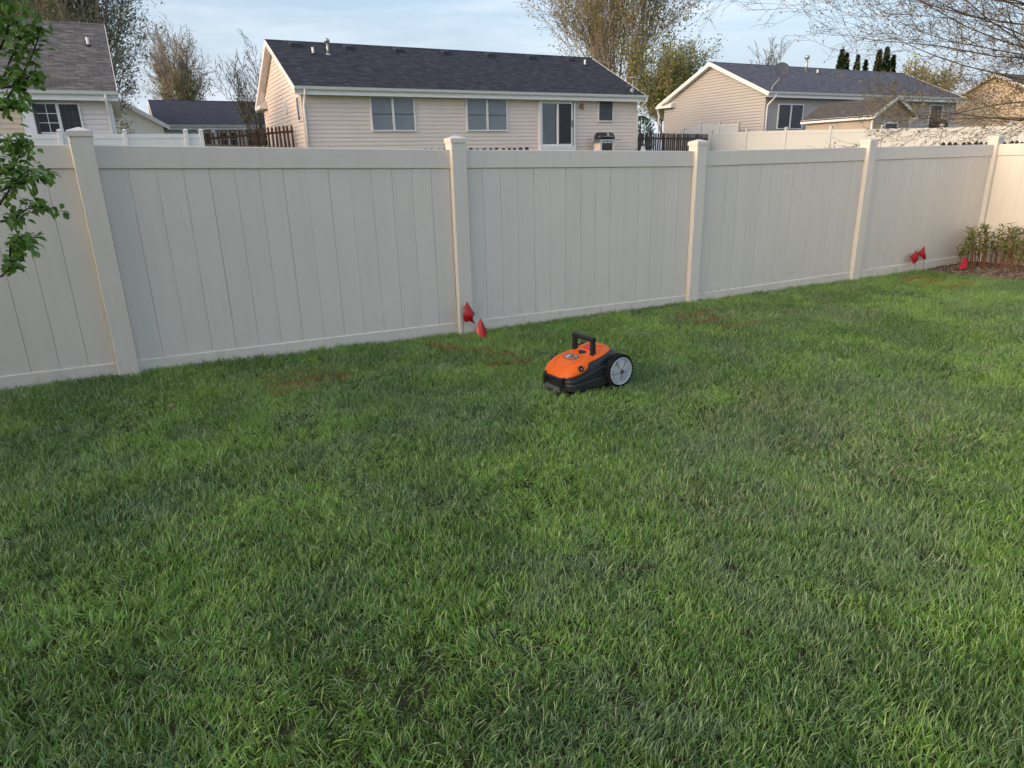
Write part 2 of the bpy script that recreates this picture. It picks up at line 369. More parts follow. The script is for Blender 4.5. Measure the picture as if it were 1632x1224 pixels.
# ------------------------------------------------------------------ houses
def lap_wall(name, m, parent, P0, along, width, z0, z1, out, clip=None, step=.152, proud=.022):
    """lapped siding: P0 corner (u,v), along = unit vector, out = outward unit; clip(z)->(s0,s1) narrows rows under a gable"""
    b = MB(); P0 = Vector((*P0,0)); al = Vector((*along,0)); ou = Vector((*out,0)); z = z0
    b.add([P0+Vector((0,0,z0)), P0+al*width+Vector((0,0,z0)), P0+al*width+Vector((0,0,z0-.5)), P0+Vector((0,0,z0-.5))], [(0,1,2,3)])
    while z < z1-1e-6:
        zt = min(z+step, z1)
        s0, s1 = clip(z) if clip else (0,width); t0, t1 = clip(zt) if clip else (0,width)
        if t1-t0 < 0.02: t0 = t1 = (s0+s1)/2
        A = P0+al*s0+Vector((0,0,z)); B = P0+al*s1+Vector((0,0,z)); C = P0+al*t1+Vector((0,0,zt)); D = P0+al*t0+Vector((0,0,zt))
        pr = ou*proud
        b.add([A, B, A+pr, B+pr, C+ou*.002, D+ou*.002], [(0,1,3,2),(2,3,4,5)])
        z = zt
    return b.build(name, m, parent)
def win(parent, u0, u1, z0, z1, v, glass='glass_blind', mull=True, rail=True, fr=.055, name='window', proud=.075, muntin=None):
    """window in a wall facing -Y: frame, sash rails and panes as pieces"""
    f = MB()
    f.box(u0, u1, v-proud, v+.03, z1-fr, z1).box(u0, u1, v-proud-.012, v+.03, z0, z0+fr)
    f.box(u0, u0+fr, v-proud-.002, v+.03, z0+fr, z1-fr).box(u1-fr, u1, v-proud-.002, v+.03, z0+fr, z1-fr)
    o = f.build(name, 'trim', parent)
    halves = [(u0+fr, u1-fr)]
    if mull:
        c = (u0+u1)/2; MB().box(c-.045, c+.045, v-proud-.004, v+.02, z0+fr, z1-fr).build('mullion', 'trim', o)
        halves = [(u0+fr, c-.045), (c+.045, u1-fr)]
    zm = z0+(z1-z0)*.5
    for hi_, (a, c) in enumerate(halves):
        MB().box(a, c, v-proud+.022, v+.012, z0+fr, z1-fr).build('pane', glass, o)
        if rail: MB().box(a, c, v-proud+.010, v-proud+.021, zm-.016, zm+.016).build('meeting_rail', 'label_grey' if glass!='glass_dark' else 'trim', o)
        if muntin:
            mb = MB(); nx, nz = (muntin[0]+hi_, muntin[1])
            for i in range(1,nx): x = a+(c-a)*i/nx; mb.box(x-.011, x+.011, v-proud+.012, v-proud+.0215, z0+fr, z1-fr)
            for i in range(1,nz): z = z0+fr+(z1-z0-2*fr)*i/nz; mb.box(a, c, v-proud+.013, v-proud+.0205, z-.011, z+.011)
            mb.build('muntin_grid', 'trim' if hi_ == 0 else 'screen', o)
    return o
def gable_house(name, label, u0, u1, vf, vr, zg, ze, zr, siding, roofm, ov=.3, ovf=.38, side_siding=None, proud=.022):
    """ridge along X. u0,u1 walls; vf,vr front and rear wall; ze top of gutter at front eave line; zr ridge"""
    h = thing(name, label, 'house', ((u0+u1)/2, (vf+vr)/2, zg))
    vm = (vf+vr)/2; ve0, ve1 = vf-ovf, vr+ovf; sl = (zr-ze)/(vm-ve0)
    zs = ze+sl*ovf-.16                                              # underside of roof at the wall
    lap_wall('front_wall', siding, h, (u0,vf), (1,0), u1-u0, zg+.15, zs-.22, (0,-1))
    lap_wall('rear_wall', siding, h, (u1,vr), (-1,0), u1-u0, zg+.15, zs-.22, (0,1))
    dep = vr-vf; hr = dep/2
    def clip(z):
        zz = z-(zs-.05)
        if zz <= 0: return (0, dep)
        k = min(1, zz/(sl*hr)); return (hr*k, dep-hr*k)
    lap_wall('gable_wall', side_siding or siding, h, (u0,vr), (0,-1), dep, zg+.15, zr-.12, (-1,0), clip, proud=proud)
    lap_wall('gable_wall', side_siding or siding, h, (u1,vf), (0,1), dep, zg+.15, zr-.12, (1,0), clip)
    for s in (0, 1):
        v_e = (ve0, ve1)[s]; b = MB(); th = .05
        A = [(u0-ov, v_e, ze), (u1+ov, v_e, ze), (u1+ov, vm, zr), (u0-ov, vm, zr)]
        B = [(x,y,z-th) for x,y,z in A]
        b.hexa(B, A) if s == 0 else b.hexa([B[1],B[0],B[3],B[2]], [A[1],A[0],A[3],A[2]])
        L = sqrt((vm-ve0)**2+(zr-ze)**2)
        rf = b.build('roof_slope', roofm, h, uvf=lambda p, L=L: (p.x, (p.z-ze)/(zr-ze)*L))
    MB().hexa([(u0-ov-.01,vm-.13,zr-.13*sl-.0),(u1+ov+.01,vm-.13,zr-.13*sl),(u1+ov+.01,vm+.13,zr-.13*sl),(u0-ov-.01,vm+.13,zr-.13*sl)],
              [(u0-ov-.01,vm-.02,zr+.03),(u1+ov+.01,vm-.02,zr+.03),(u1+ov+.01,vm+.02,zr+.03),(u0-ov-.01,vm+.02,zr+.03)]).build('ridge_cap', roofm, h, uvf=lambda p: (p.x, p.y))
    # rake boards
    for ur in (u0-ov-.022, u1+ov+.002):
        for s in (0, 1):
            v_e = (ve0-.03, ve1+.03)[s]; b = MB(); zz = ze-.03*sl
            a = [(ur,v_e,zz-.20),(ur+.02,v_e,zz-.20),(ur+.02,vm,zr-.20),(ur,vm,zr-.20)]; c = [(x,y,z+.215) for x,y,z in a]
            fix_normals(b.hexa(a, c).build('rake_board', 'trim', h))
    # soffits under the rakes and eaves
    for s in (0,1):
        v_e = (ve0, ve1)[s]
        for a0, a1 in ((u0-ov, u0+.0), (u1, u1+ov)):
            fix_normals(MB().hexa([(a0,v_e,ze-.19),(a1,v_e,ze-.19),(a1,vm,zr-.19),(a0,vm,zr-.19)], [(a0,v_e,ze-.175),(a1,v_e,ze-.175),(a1,vm,zr-.175),(a0,vm,zr-.175)]).build('rake_soffit', 'trim', h))
    MB().box(u0-ov+.01, u1+ov-.01, ve0+.02, vf+.02, zs-.235, zs-.215).build('soffit', 'trim', h)
    MB().box(u0-ov+.002, u1+ov-.002, ve0, ve0+.02, ze-.27, ze-.055).build('fascia', 'trim', h)
    MB().box(u0-ov+.002, u1+ov-.002, ve1-.02, ve1, ze-.25, ze-.055).build('fascia', 'trim', h)
    g = MB(); pr = [(0,-.115),(-.075,-.115),(-.095,-.085),(-.115,-.02),(-.125,0),(-.115,0),(-.105,-.02),(-.012,-.02),(-.012,0),(0,0)]
    g.loft([[(u, ve0-.002+y, ze+.012+z) for y,z in pr] for u in (u0-ov-.03, u1+ov+.03)]); fix_normals(g.build('gutter', 'trim', h))
    for uc in (u0, u1):
        MB().box(uc-.05, uc+.05, vf-.022, vf+.05, zg+.0, zs-.24).build('corner_board', siding if siding!='siding_left' else 'trim', h)
    return h, dict(vm=vm, ve0=ve0, sl=sl, zs=zs)
def downspout(h, u, v, ve, ze, zg, du=.0):
    MB().tube([(u+du,ve-.06,ze-.10),(u+du,ve-.05,ze-.22),(u,v-.075,ze-.62),(u,v-.06,ze-.75),(u,v-.06,zg)], .042, 8).build('downspout', 'trim', h, True)
def roof_at(h, info, ze, v): return ze+info['sl']*(v-info['ve0'])
def pvc(h, u, v, z, ht=.25, r=.05, m='pipe_white'):
    o = MB().lathe((u,v,z-.1), (0,0,1), [(0,r),(ht+.1,r),(ht+.1,r*.8),(ht,r*.75)], 10).build('vent_pipe', m, h, True)
    MB().lathe((u,v,z-.03), (0,-.42,.9), [(0,r*2.4),(.03,r*2.3),(.07,r*1.1)], 10).build('flashing', 'vent' if m!='steel' else 'steel', o)
    return o

# house straight behind the fence
CH, ci = gable_house('ranch_house', 'tan sided ranch house with charcoal roof and sliding patio door, straight behind the fence', 6.26, 21.80, 22.35, 30.75, 1.40, 4.20, 6.40, 'siding_tan', 'roof_dark')
for a, c in ((8.82,10.66), (12.92,14.86)): win(CH, a, c, 2.67, 3.955, 22.35)
win(CH, 19.58, 20.45, 3.07, 4.00, 22.35, glass='screen', mull=False)
# gable window and louvre vent on the left gable
gw = MB(); gw.box(6.185,6.27,22.62,23.12,3.06,3.11).box(6.185,6.27,22.62,23.12,3.90,3.95).box(6.186,6.27,22.62,22.67,3.11,3.90).box(6.186,6.27,23.07,23.12,3.11,3.90)
o = gw.build('window', 'trim', CH); MB().box(6.205,6.262,22.67,23.07,3.11,3.90).build('pane', 'glass_dark', o)
lv = MB(); lv.box(6.205,6.27,25.15,25.55,3.50,4.03)
o = lv.build('louvre_vent', 'trim', CH)
for i in range(6): MB().hexa([(6.18,25.19,3.55+i*.075),(6.205,25.19,3.57+i*.075),(6.205,25.51,3.57+i*.075),(6.18,25.51,3.55+i*.075)], [(6.185,25.19,3.56+i*.075),(6.206,25.19,3.59+i*.075),(6.206,25.51,3.59+i*.075),(6.185,25.51,3.56+i*.075)]).build('slat', 'trim', o)
# sliding patio door
d0, d1, dz0, dz1, dv = 16.41, 18.29, 1.90, 3.97, 22.35
D = MB().box(d0,d1,dv-.14,dv+.02,dz1-.09,dz1).box(d0,d1,dv-.18,dv+.02,dz0-.10,dz0+.13).box(d0,d0+.09,dv-.141,dv+.02,dz0+.13,dz1-.09).box(d1-.09,d1,dv-.141,dv+.02,dz0+.13,dz1-.09).build('patio_door', 'trim', CH)
MB().box(d0+.09,d1-.09,dv-.03,dv+.015,dz0+.13,dz1-.09).build('interior_shade_panel', 'black_matte', D)  # black panel stands in for the shade of the room inside
def sash(a, c, y):
    s_ = MB().box(a,c,y-.03,y,dz1-.16,dz1-.09).box(a,c,y-.03,y,dz0+.13,dz0+.22).box(a,a+.07,y-.031,y,dz0+.22,dz1-.16).box(c-.07,c,y-.031,y,dz0+.22,dz1-.16).build('sash', 'trim', D)
    return s_
cm = (d0+d1)/2+.03
s1 = sash(d0+.09, cm, dv-.085); s2 = sash(cm-.05, d1-.16, dv-.118)
for i in range(9):
    x = d0+.17+i*.073
    ya, yb = (-.076,-.046) if i % 2 else (-.046,-.070)
    MB().hexa([(x,dv+ya,dz0+.22),(x+.068,dv+yb,dz0+.22),(x+.068,dv+yb+.003,dz0+.22),(x,dv+ya+.003,dz0+.22)], [(x,dv+ya,dz1-.16),(x+.068,dv+yb,dz1-.16),(x+.068,dv+yb+.003,dz1-.16),(x,dv+ya+.003,dz1-.16)]).build('blind_slat', 'blind', D)
MB().box(d0+.16,cm-.07,dv-.10,dv-.094,dz0+.22,dz1-.16).build('pane', None, s1)
MB().box(cm+.02,d1-.23,dv-.136,dv-.130,dz0+.22,dz1-.16).build('pane', 'glass_dark', s2)
def clearglass():
    m, n, b = mat('clear_pane'); tr = node(n, 'ShaderNodeBsdfTransparent'); gl = node(n, 'ShaderNodeBsdfGlossy'); gl.inputs['Roughness'].default_value = .03
    tr.inputs['Color'].default_value = (.75,.78,.78,1); fz = node(n, 'ShaderNodeFresnel'); fz.inputs['IOR'].default_value = 1.6
    x = node(n, 'ShaderNodeMixShader'); n.links.new(fz.outputs[0], x.inputs[0]); n.links.new(tr.outputs[0], x.inputs[1]); n.links.new(gl.outputs[0], x.inputs[2])
    n.links.new(x.outputs[0], n.nodes['Material Output'].inputs['Surface']); return m
s1.children[0].data.materials.append(clearglass())
MB().box(d1-.215,d1-.19,dv-.19,dv-.148,2.85,3.12).build('handle', 'brass', s2)
# low step under the door
MB().box(d0-.2,d1+.2,dv-1.2,dv-.2,1.30,1.74).build('door_step', 'wood_grey', CH)
wl = MB().lathe((18.66,22.22,3.58),(0,0,1),[(0,.03),(.02,.06),(.16,.085),(.18,.05),(.22,.012)],10).build('wall_lamp', 'brass', CH, True)
MB().tube([(18.66,22.34,3.70),(18.66,22.26,3.86),(18.66,22.22,3.80)], .018, 6).build('bracket', 'brass', wl); MB().box(18.60,18.72,22.31,22.34,3.62,3.78).build('back_plate', 'brass', wl)
for u in (7.02,9.28,11.5,13.76,16.0,18.24,20.5):
    z = roof_at(CH, ci, 4.20, 26.1); MB().hexa([(u-.24,25.86,z-.14),(u+.24,25.86,z-.14),(u+.24,26.36,z+.08),(u-.24,26.36,z+.08)],[(u-.16,25.94,z+.06),(u+.16,25.94,z+.06),(u+.16,26.34,z+.19),(u-.16,26.34,z+.19)]).build('roof_vent', 'vent', CH)
pvc(CH, 7.55, 25.25, roof_at(CH,ci,4.2,25.25)); pvc(CH, 21.0, 25.5, roof_at(CH,ci,4.2,25.5))
o = pvc(CH, 8.17, 25.3, roof_at(CH,ci,4.2,25.3), .45, .045, 'steel'); MB().lathe((8.17,25.3,roof_at(CH,ci,4.2,25.3)+.42),(0,0,1),[(0,.06),(.04,.11),(.12,.12),(.16,.07),(.18,.02)],10).build('cowl', 'steel', o, True)
downspout(CH, 6.30, 22.35, ci['ve0'], 4.20, 1.4); downspout(CH, 21.86, 22.35, ci['ve0'], 4.20, 1.4, .22)
# roof antenna on its tripod
an = thing('roof_antenna', 'small grey antenna on tripod legs at the right eave of the tan ranch house', 'antenna', (21.75,22.6,4.4))
MB().tube([(21.45,22.2,4.28),(21.70,22.5,5.0)], .022, 6).build('mast', 'dish', an)
MB().tube([(22.05,22.2,4.28),(21.70,22.5,4.85)], .014, 5).build('leg', 'brass', an); MB().tube([(21.6,23.0,4.62),(21.69,22.5,4.80)], .014, 5).build('leg', 'brass', an)
MB().lathe((21.70,22.5,4.97),(0.1,-.2,.97),[(0,.05),(.03,.22),(.06,.24),(.08,.10)],12).build('head', 'dish', an, True)
MB().lathe((21.44,22.2,4.42),(-.7,-.6,.3),[(0,.02),(.05,.09),(.07,.10)],10).build('small_dish', 'dish', an, True)

# house on the right
RH, ri = gable_house('ranch_house', 'grey mauve house with white rake boards and slate roof, right of the tan house', 30.32, 47.3, 22.3, 30.35, 1.40, 4.56, 6.50, 'siding_grey', 'roof_blue', proud=.045)
win(RH, 31.25, 33.20, 2.74, 4.02, 22.3, glass='screen'); win(RH, 44.6, 45.9, 3.05, 4.16, 22.3, glass='screen', mull=False)
win(RH, 36.5, 38.3, 2.9, 4.05, 22.3)
downspout(RH, 30.40, 22.3, ri['ve0'], 4.56, 1.4, .15); downspout(RH, 30.26, 30.9, 31.0, 4.56, 1.4)
# little boxed eave return at the back of the gable
MB().hexa([(29.99,29.4,4.36),(30.30,29.4,4.36),(30.30,30.85,4.36),(29.99,30.85,4.36)],[(29.99,29.4,4.52),(30.30,29.4,4.70),(30.30,30.85,4.56),(29.99,30.85,4.50)]).build('eave_return', 'trim', RH)
MB().hexa([(5.93,29.6,4.02),(6.24,29.6,4.02),(6.24,31.2,4.02),(5.93,31.2,4.02)],[(5.93,29.6,4.18),(6.24,29.6,4.36),(6.24,31.2,4.22),(5.93,31.2,4.16)]).build('eave_return', 'trim', CH)
z = roof_at(RH,ri,4.56,25.6); pvc(RH, 37.75, 25.3, roof_at(RH,ri,4.56,25.3), .22)
o = pvc(RH, 37.2, 25.7, z, .75, .085, 'steel'); MB().lathe((37.2,25.7,z+.70),(0,0,1),[(0,.10),(.03,.15),(.16,.15),(.2,.09)],10).build('cowl', 'steel', o, True)
ds = thing('satellite_dish', 'grey satellite dish on a bent arm above the slate roof eave', 'satellite dish', (30.5,22.1,4.6))
MB().tube([(30.45,22.15,4.55),(30.5,22.1,4.85),(30.75,21.95,5.15),(30.85,21.95,5.45)], .03, 6).build('arm', 'dish', ds)
MB().lathe((30.85,21.93,5.58),(-.55,-.75,.35),[(0,.10),(.02,.28),(.07,.40),(.08,.405),(.06,.36),(.035,.2)],20).build('reflector', 'dish_dark', ds, True)
MB().tube([(30.85,21.9,5.35),(30.55,21.5,5.45)], .012, 5).build('feed_arm', 'dish', ds)

# far right tan house, only its lit gable in view
TH, ti = gable_house('ranch_house', 'orange tan house gable at the far right behind budding branches', 57.3, 70, 21.6, 29.4, 1.3, 4.65, 6.72, 'siding_far', 'roof_shed')

# left house with brown grey roof
LH, li_ = gable_house('ranch_house', 'pale house with weathered brown grey shingle roof at the left edge', -14, -.02, 22.35, 30.9, 1.40, 3.88, 6.62, 'siding_left', 'roof_grey', ov=.27)
win(LH, -2.15, -.90, 2.62, 3.56, 22.35, glass='glass_dark', rail=False, muntin=(2,3), fr=.05)
win(LH, -8.2, -6.6, 2.62, 3.56, 22.35, glass='glass_dark', rail=False, muntin=(2,3))
MB().box(-2.52,-2.19,22.05,22.33,1.4,3.60).build('porch_column', 'trim', LH); MB().tube([(-2.13,22.27,3.6),(-2.13,22.27,1.4)], .035, 8).build('downspout', 'label_grey', LH)
lap_wall('entry_wall', 'cream_warm_lit', LH, (-5.2,22.18), (1,0), 2.66, 1.55, 3.55, (0,-1))
downspout(LH, -.10, 22.35, li_['ve0'], 3.88, 1.4)
pvc(LH, -.36, 25.0, roof_at(LH,li_,3.88,25.0), .25, .045)

# low house far behind, with garage gable
FH, fi = gable_house('ranch_house', 'low distant house with blue black roof between the left house and the bare trees', 2.2, 11.0, 42.0, 51.0, 1.75, 3.98, 5.72, 'siding_left', 'roof_low')
for a, c in ((2.9,4.9),(5.3,6.4),(6.9,8.2)): win(FH, a, c, 2.75, 3.60, 42.0, glass='glass_dark')
for u in (4.95,6.62): MB().box(u-.09,u+.09,41.3,41.45,1.75,3.72).build('porch_post', 'trim', FH)
# garage wing: gable facing the camera
def clipg(z): 
    k = max(0, (z-3.80)/1.75); return (2.75*k, 5.5-2.75*k)
lap_wall('garage_wall', 'wall_white', FH, (-3.3,39.2), (1,0), 5.5, 1.9, 5.5, (0,-1), clipg)
MB().box(2.17,2.2,39.2,42,1.9,3.8).build('garage_side', 'wall_white', FH)
for s in (0,1):
    e = (-3.6, 2.5)[s]; A = [(e,38.9,3.78),(-.55,38.9,5.62),(-.55,46.0,5.62),(e,46.0,3.78)]
    fix_normals(MB().hexa([(x,y,z-.06) for x,y,z in A], A).build('garage_roof', 'roof_low', FH, uvf=lambda p:(p.y,p.x*1.1)))
    fix_normals(MB().hexa([(e,38.86,3.56),(-.55,38.86,5.40),(-.55,38.89,5.40),(e,38.89,3.56)], [(e,38.86,3.80),(-.55,38.86,5.645),(-.55,38.89,5.645),(e,38.89,3.80)]).build('rake_board', 'trim', FH))
MB().box(-1.9,1.3,39.13,39.19,1.9,3.15).build('garage_door', 'trim', FH)

# garden shed
SH = thing('garden_shed', 'small gabled garden shed with tan siding behind the right white fence', 'shed', (32.4,18.3,1.1))
su0, su1, sv0, sv1, se, sr = 31.05, 33.85, 16.5, 20.2, 3.17, 3.90
def clips(z):
    k = max(0, (z-3.10)/.75); return (1.4*k, 2.8-1.4*k)
lap_wall('front_wall', 'siding_shed', SH, (su0,sv0), (1,0), 2.8, 1.15, 3.84, (0,-1), clips, .13)
lap_wall('side_wall', 'siding_shed', SH, (su0,sv1), (0,-1), sv1-sv0, 1.15, 3.10, (-1,0), None, .13)
lap_wall('side_wall', 'siding_shed', SH, (su1,sv0), (0,1), sv1-sv0, 1.15, 3.10, (1,0), None, .13)
lap_wall('rear_wall', 'siding_shed', SH, (su1,sv1), (-1,0), 2.8, 1.15, 3.84, (0,1), clips, .13)
um = (su0+su1)/2
for s in (-1,1):
    e = um+s*1.62; A = [(e,sv0-.2,se-.13),(um,sv0-.2,sr),(um,sv1+.2,sr),(e,sv1+.2,se-.13)]
    fix_normals(MB().hexa([(x,y,z-.05) for x,y,z in A], A).build('roof_slope', 'roof_shed', SH, uvf=lambda p:(p.y,p.x*1.15)))
    fix_normals(MB().hexa([(e,sv0-.23,se-.26),(um,sv0-.23,sr-.13),(um,sv0-.205,sr-.13),(e,sv0-.205,se-.26)], [(e,sv0-.23,se-.11),(um,sv0-.23,sr+.02),(um,sv0-.205,sr+.02),(e,sv0-.205,se-.11)]).build('rake_board', 'trim', SH))
    MB().box(min(e,e-s*.025),max(e,e-s*.025),sv0-.2,sv1+.2,se-.28,se-.115).build('eave_board', 'trim', SH)
o = MB().box(31.9,32.9,sv0-.04,sv0+.02,2.15,2.76).build('window', 'trim', SH); MB().box(31.98,32.82,sv0-.055,sv0-.041,2.22,2.69).build('pane', 'glass_dark', o)
MB().box(su0-.03,su0+.05,sv0-.02,sv0+.06,1.1,3.05).build('corner_board', 'trim', SH); MB().box(su1-.05,su1+.03,sv0-.02,sv0+.06,1.1,3.05).build('corner_board', 'trim', SH)

# ------------------------------------------------------------------ other fences
def white_fence(label, pts, tops, hgt, m='white_vinyl', pw=.06):
    t = thing('white_fence', label, 'fence', (pts[0][0], pts[0][1], tops[0]-hgt))
    for i, (u,v) in enumerate(pts):
        z = tops[i]; p = MB().bbox(u-pw,u+pw,v-pw,v+pw,z-hgt-.2,z+.09,.006).build('post', m, t)
        k = pw+.012; MB().loft([[(u-a,v-a,zz),(u+a,v-a,zz),(u+a,v+a,zz),(u-a,v+a,zz)] for a,zz in ((k,z+.08),(k,z+.12),(.01,z+.15))]).build('cap', m, p)
        if i+1 < len(pts):
            a = Vector((u,v,0)); b_ = Vector((*pts[i+1],0)); d = (b_-a).normalized(); a = a+d*pw; b_ = b_-d*pw; z1 = tops[i+1]
            MB().bar(a+Vector((0,0,z-.07)), b_+Vector((0,0,z1-.07)), .05, .14, .006).build('rail', m, t)
            MB().bar(a+Vector((0,0,z-.14-(hgt-.2)/2)), b_+Vector((0,0,z1-.14-(hgt-.2)/2)), .024, hgt-.2, .002).build('panel', m, t)
            MB().bar(a+Vector((0,0,z-hgt+.05)), b_+Vector((0,0,z1-hgt+.05)), .05, .14, .006).build('rail', m, t)
    return t
n = 11; wv = [26.15-i*2.455 for i in range(n)]
white_fence('long white vinyl fence running towards the right edge in front of the shed', [(28.0,v) for v in wv], [interp(v,[1.5,9,11.4,18.8,26.1],[2.10,2.20,2.24,2.52,2.68]) for v in wv], 1.5)
white_fence('short white fence section beside the gable of the grey mauve house', [(29.3,27.4),(29.3,25.95),(29.3,24.5),(29.3,23.1)], [2.92,3.18,3.12,3.06], 1.5)
lu = [-5.0,-3.2,-1.45,.25,1.97,2.42]
white_fence('white vinyl fence in front of the pale left house', [(u,20.0) for u in lu], [2.50]*6, 1.4, 'trim')  # lighter white put in here to offset the shade on this fence
PM = {}
def picket_mesh(hgt, wd, m, top='dog'):
    key = (round(hgt,2), wd, m, top)
    if key not in PM:
        if top == 'round': pr = [(-wd/2,0),(wd/2,0),(wd/2,hgt-wd*.55)] + [(wd/2*cos(a), hgt-wd*.55+wd*.55*sin(a)) for a in (.5,1.05,1.57,2.09,2.64)] + [(-wd/2,hgt-wd*.55)]
        else: pr = [(-wd/2,0),(wd/2,0),(wd/2,hgt-.035),(wd/2-.03,hgt),(-wd/2+.03,hgt),(-wd/2,hgt-.035)]
        b = MB().loft([[(x,y,z) for x,z in pr] for y in (-.009,.009)])
        me = bpy.data.meshes.new('picket'); me.from_pydata(b.v, [], b.f); me.update(); me.materials.append(MT[m]); PM[key] = me
    return PM[key]
def picket_fence(label, a, b_, top0, top1, hgt, pitch, wd, m, top='dog', posts=2.2):
    a = Vector((*a,0)); b_ = Vector((*b_,0)); d = (b_-a); L = d.length; d.normalize(); ang = atan2(d.y,d.x)
    t = thing('picket_fence', label, 'fence', (a.x,a.y,top0-hgt)); nrm = Vector((-d.y,d.x,0))
    n = int(L/pitch)
    for i in range(n+1):
        q = a+d*(i*pitch); z = top0+(top1-top0)*i*pitch/L
        o = bpy.data.objects.new('picket', picket_mesh(hgt,wd,m,top)); COL.objects.link(o); o.parent = t; o.matrix_parent_inverse = wm(t).inverted()
        o.location = (q.x,q.y,z-hgt+rng.uniform(-.012,.012)); o.rotation_euler = (0,rng.uniform(-.02,.02),ang)
    for f_ in (.22,.8):
        MB().bar(a+nrm*.03+Vector((0,0,top0-hgt*(1-f_))), b_+nrm*.03+Vector((0,0,top1-hgt*(1-f_))), .038, .085, .004).build('rail', m, t)
    k = 0
    while k*posts <= L+.01:
        q = a+d*(k*posts)+nrm*.095; z = top0+(top1-top0)*k*posts/L; MB().bbox(q.x-.045,q.x+.045,q.y-.045,q.y+.045,z-hgt-.3,z-.06,.005).build('post', m, t); k += 1
    return t
picket_fence('brown wooden picket fence left of the tan ranch house', (2.62,24.4), (6.15,24.0), 2.72, 3.00, 1.15, .152, .085, 'wood_brown')
picket_fence('grey brown picket fence between the tan ranch house and the right white fence', (22.0,23.0), (27.0,23.0), 2.62, 2.56, 1.25, .135, .095, 'wood_grey')
picket_fence('round topped brown pickets just showing over the fence corner at the right edge', (10.45,.85), (14.2,.85), 1.487, 1.487, 1.45, .158, .10, 'wood_grey', 'round')
picket_fence('low brown picket tips peeking over the fence below the ranch house windows', (4.55,9.0), (8.4,9.0), 1.692, 1.686, 1.05, .155, .095, 'wood_grey', 'round')
mb = MB()
prof = [(2.5,23.2),(3.2,23.0),(4.4,23.05),(5.6,23.1),(6.2,23.2),(6.2,24.3),(4.4,24.5),(2.6,24.6)]
zt_ = [1.95,2.28,2.18,2.14,2.12,2.12,2.15,2.1]
mb.hexa([(2.2,22.0,1.2),(6.2,22.1,1.2),(6.2,24.6,1.2),(2.2,24.8,1.2)], [(2.6,23.0,2.30),(6.2,23.2,2.13),(6.2,24.2,2.13),(2.6,24.4,2.25)])
tag(mb.build('soil_bank', 'soil'), 'bare soil bank below the brown picket fence on the left', 'soil bank')

# ------------------------------------------------------------------ small things by the houses
GR = thing('gas_grill', 'black gas grill with side shelves standing under the small window', 'grill', (19.55,21.75,1.42))
MB().hexa([(19.18,21.5,1.45),(19.92,21.5,1.45),(19.92,21.95,1.45),(19.18,21.95,1.45)],[(19.18,21.5,2.12),(19.92,21.5,2.12),(19.92,21.95,2.12),(19.18,21.95,2.12)]).build('cabinet', 'grill_black', GR)
MB().box(19.15,19.25,21.48,21.97,1.45,2.14).build('side_panel', 'siding_tan', GR); MB().box(19.85,19.95,21.48,21.97,1.45,2.14).build('side_panel', 'siding_tan', GR)
MB().box(19.13,19.97,21.47,21.98,2.12,2.28).build('firebox', 'steel', GR)
MB().loft([[(u,21.72+.26*cos(a),2.28+.30*sin(a)) for a in np.linspace(0,pi,9)] for u in (19.15,19.95)]).build('lid', 'grill_black', GR, True)
MB().tube([(19.3,21.42,2.40),(19.8,21.42,2.40)], .015, 6).build('lid_handle', 'steel', GR); MB().lathe((19.55,21.45,2.48),(0,-1,.3),[(0,.05),(.02,.05),(.025,.01)],12).build('thermometer', 'label_white', GR)
for a, c in ((18.82,19.12),(19.98,20.28)): MB().box(a,c,21.5,21.92,2.24,2.28).build('side_shelf', 'dish', GR)
for i in range(3): MB().lathe((19.35+i*.2,21.47,2.2),(0,-1,0),[(0,.03),(.03,.025)],8).build('knob', 'grill_black', GR)
PT = thing('propane_tank', 'white propane tank standing by the right corner of the tan ranch house', 'gas tank', (21.95,21.9,1.42))
MB().lathe((21.95,21.9,1.44),(0,0,1),[(0,.10),(.02,.13),(.08,.155),(.32,.155),(.40,.11),(.43,.05)],16).build('tank_body', 'tank', PT, True)
MB().lathe((21.95,21.9,1.84),(0,0,1),[(0,.10),(.12,.10),(.12,.088),(0,.088)],14).build('collar', 'tank', PT); MB().lathe((21.95,21.9,1.84),(0,0,1),[(0,.03),(.1,.03)],8).build('valve', 'brass', PT)
GC = MB(); GC.loft([[(39.0+a*cos(t),18.2+.35*sin(t),z) for t in np.linspace(0,2*pi,14)[:-1]] for a,z in ((.60,1.3),(.60,2.6),(.66,2.70),(.62,2.86),(.45,2.96),(.2,2.98))])
tag(GC.build('covered_grill', 'fabric_black', smooth=True), 'dark covered grill behind the right white fence', 'covered grill')
DR = thing('deck_railing', 'white deck railing showing above the right white fence', 'railing', (39.4,19.0,1.5))
MB().box(36.6,42.6,18.98,19.02,2.74,2.80).build('top_rail', 'white_vinyl', DR); MB().box(36.6,42.6,18.985,19.015,2.05,2.09).build('bottom_rail', 'white_vinyl', DR)
for i in range(41): MB().box(36.65+i*.145,36.69+i*.145,18.985,19.015,2.09,2.74).build('baluster', 'white_vinyl', DR)

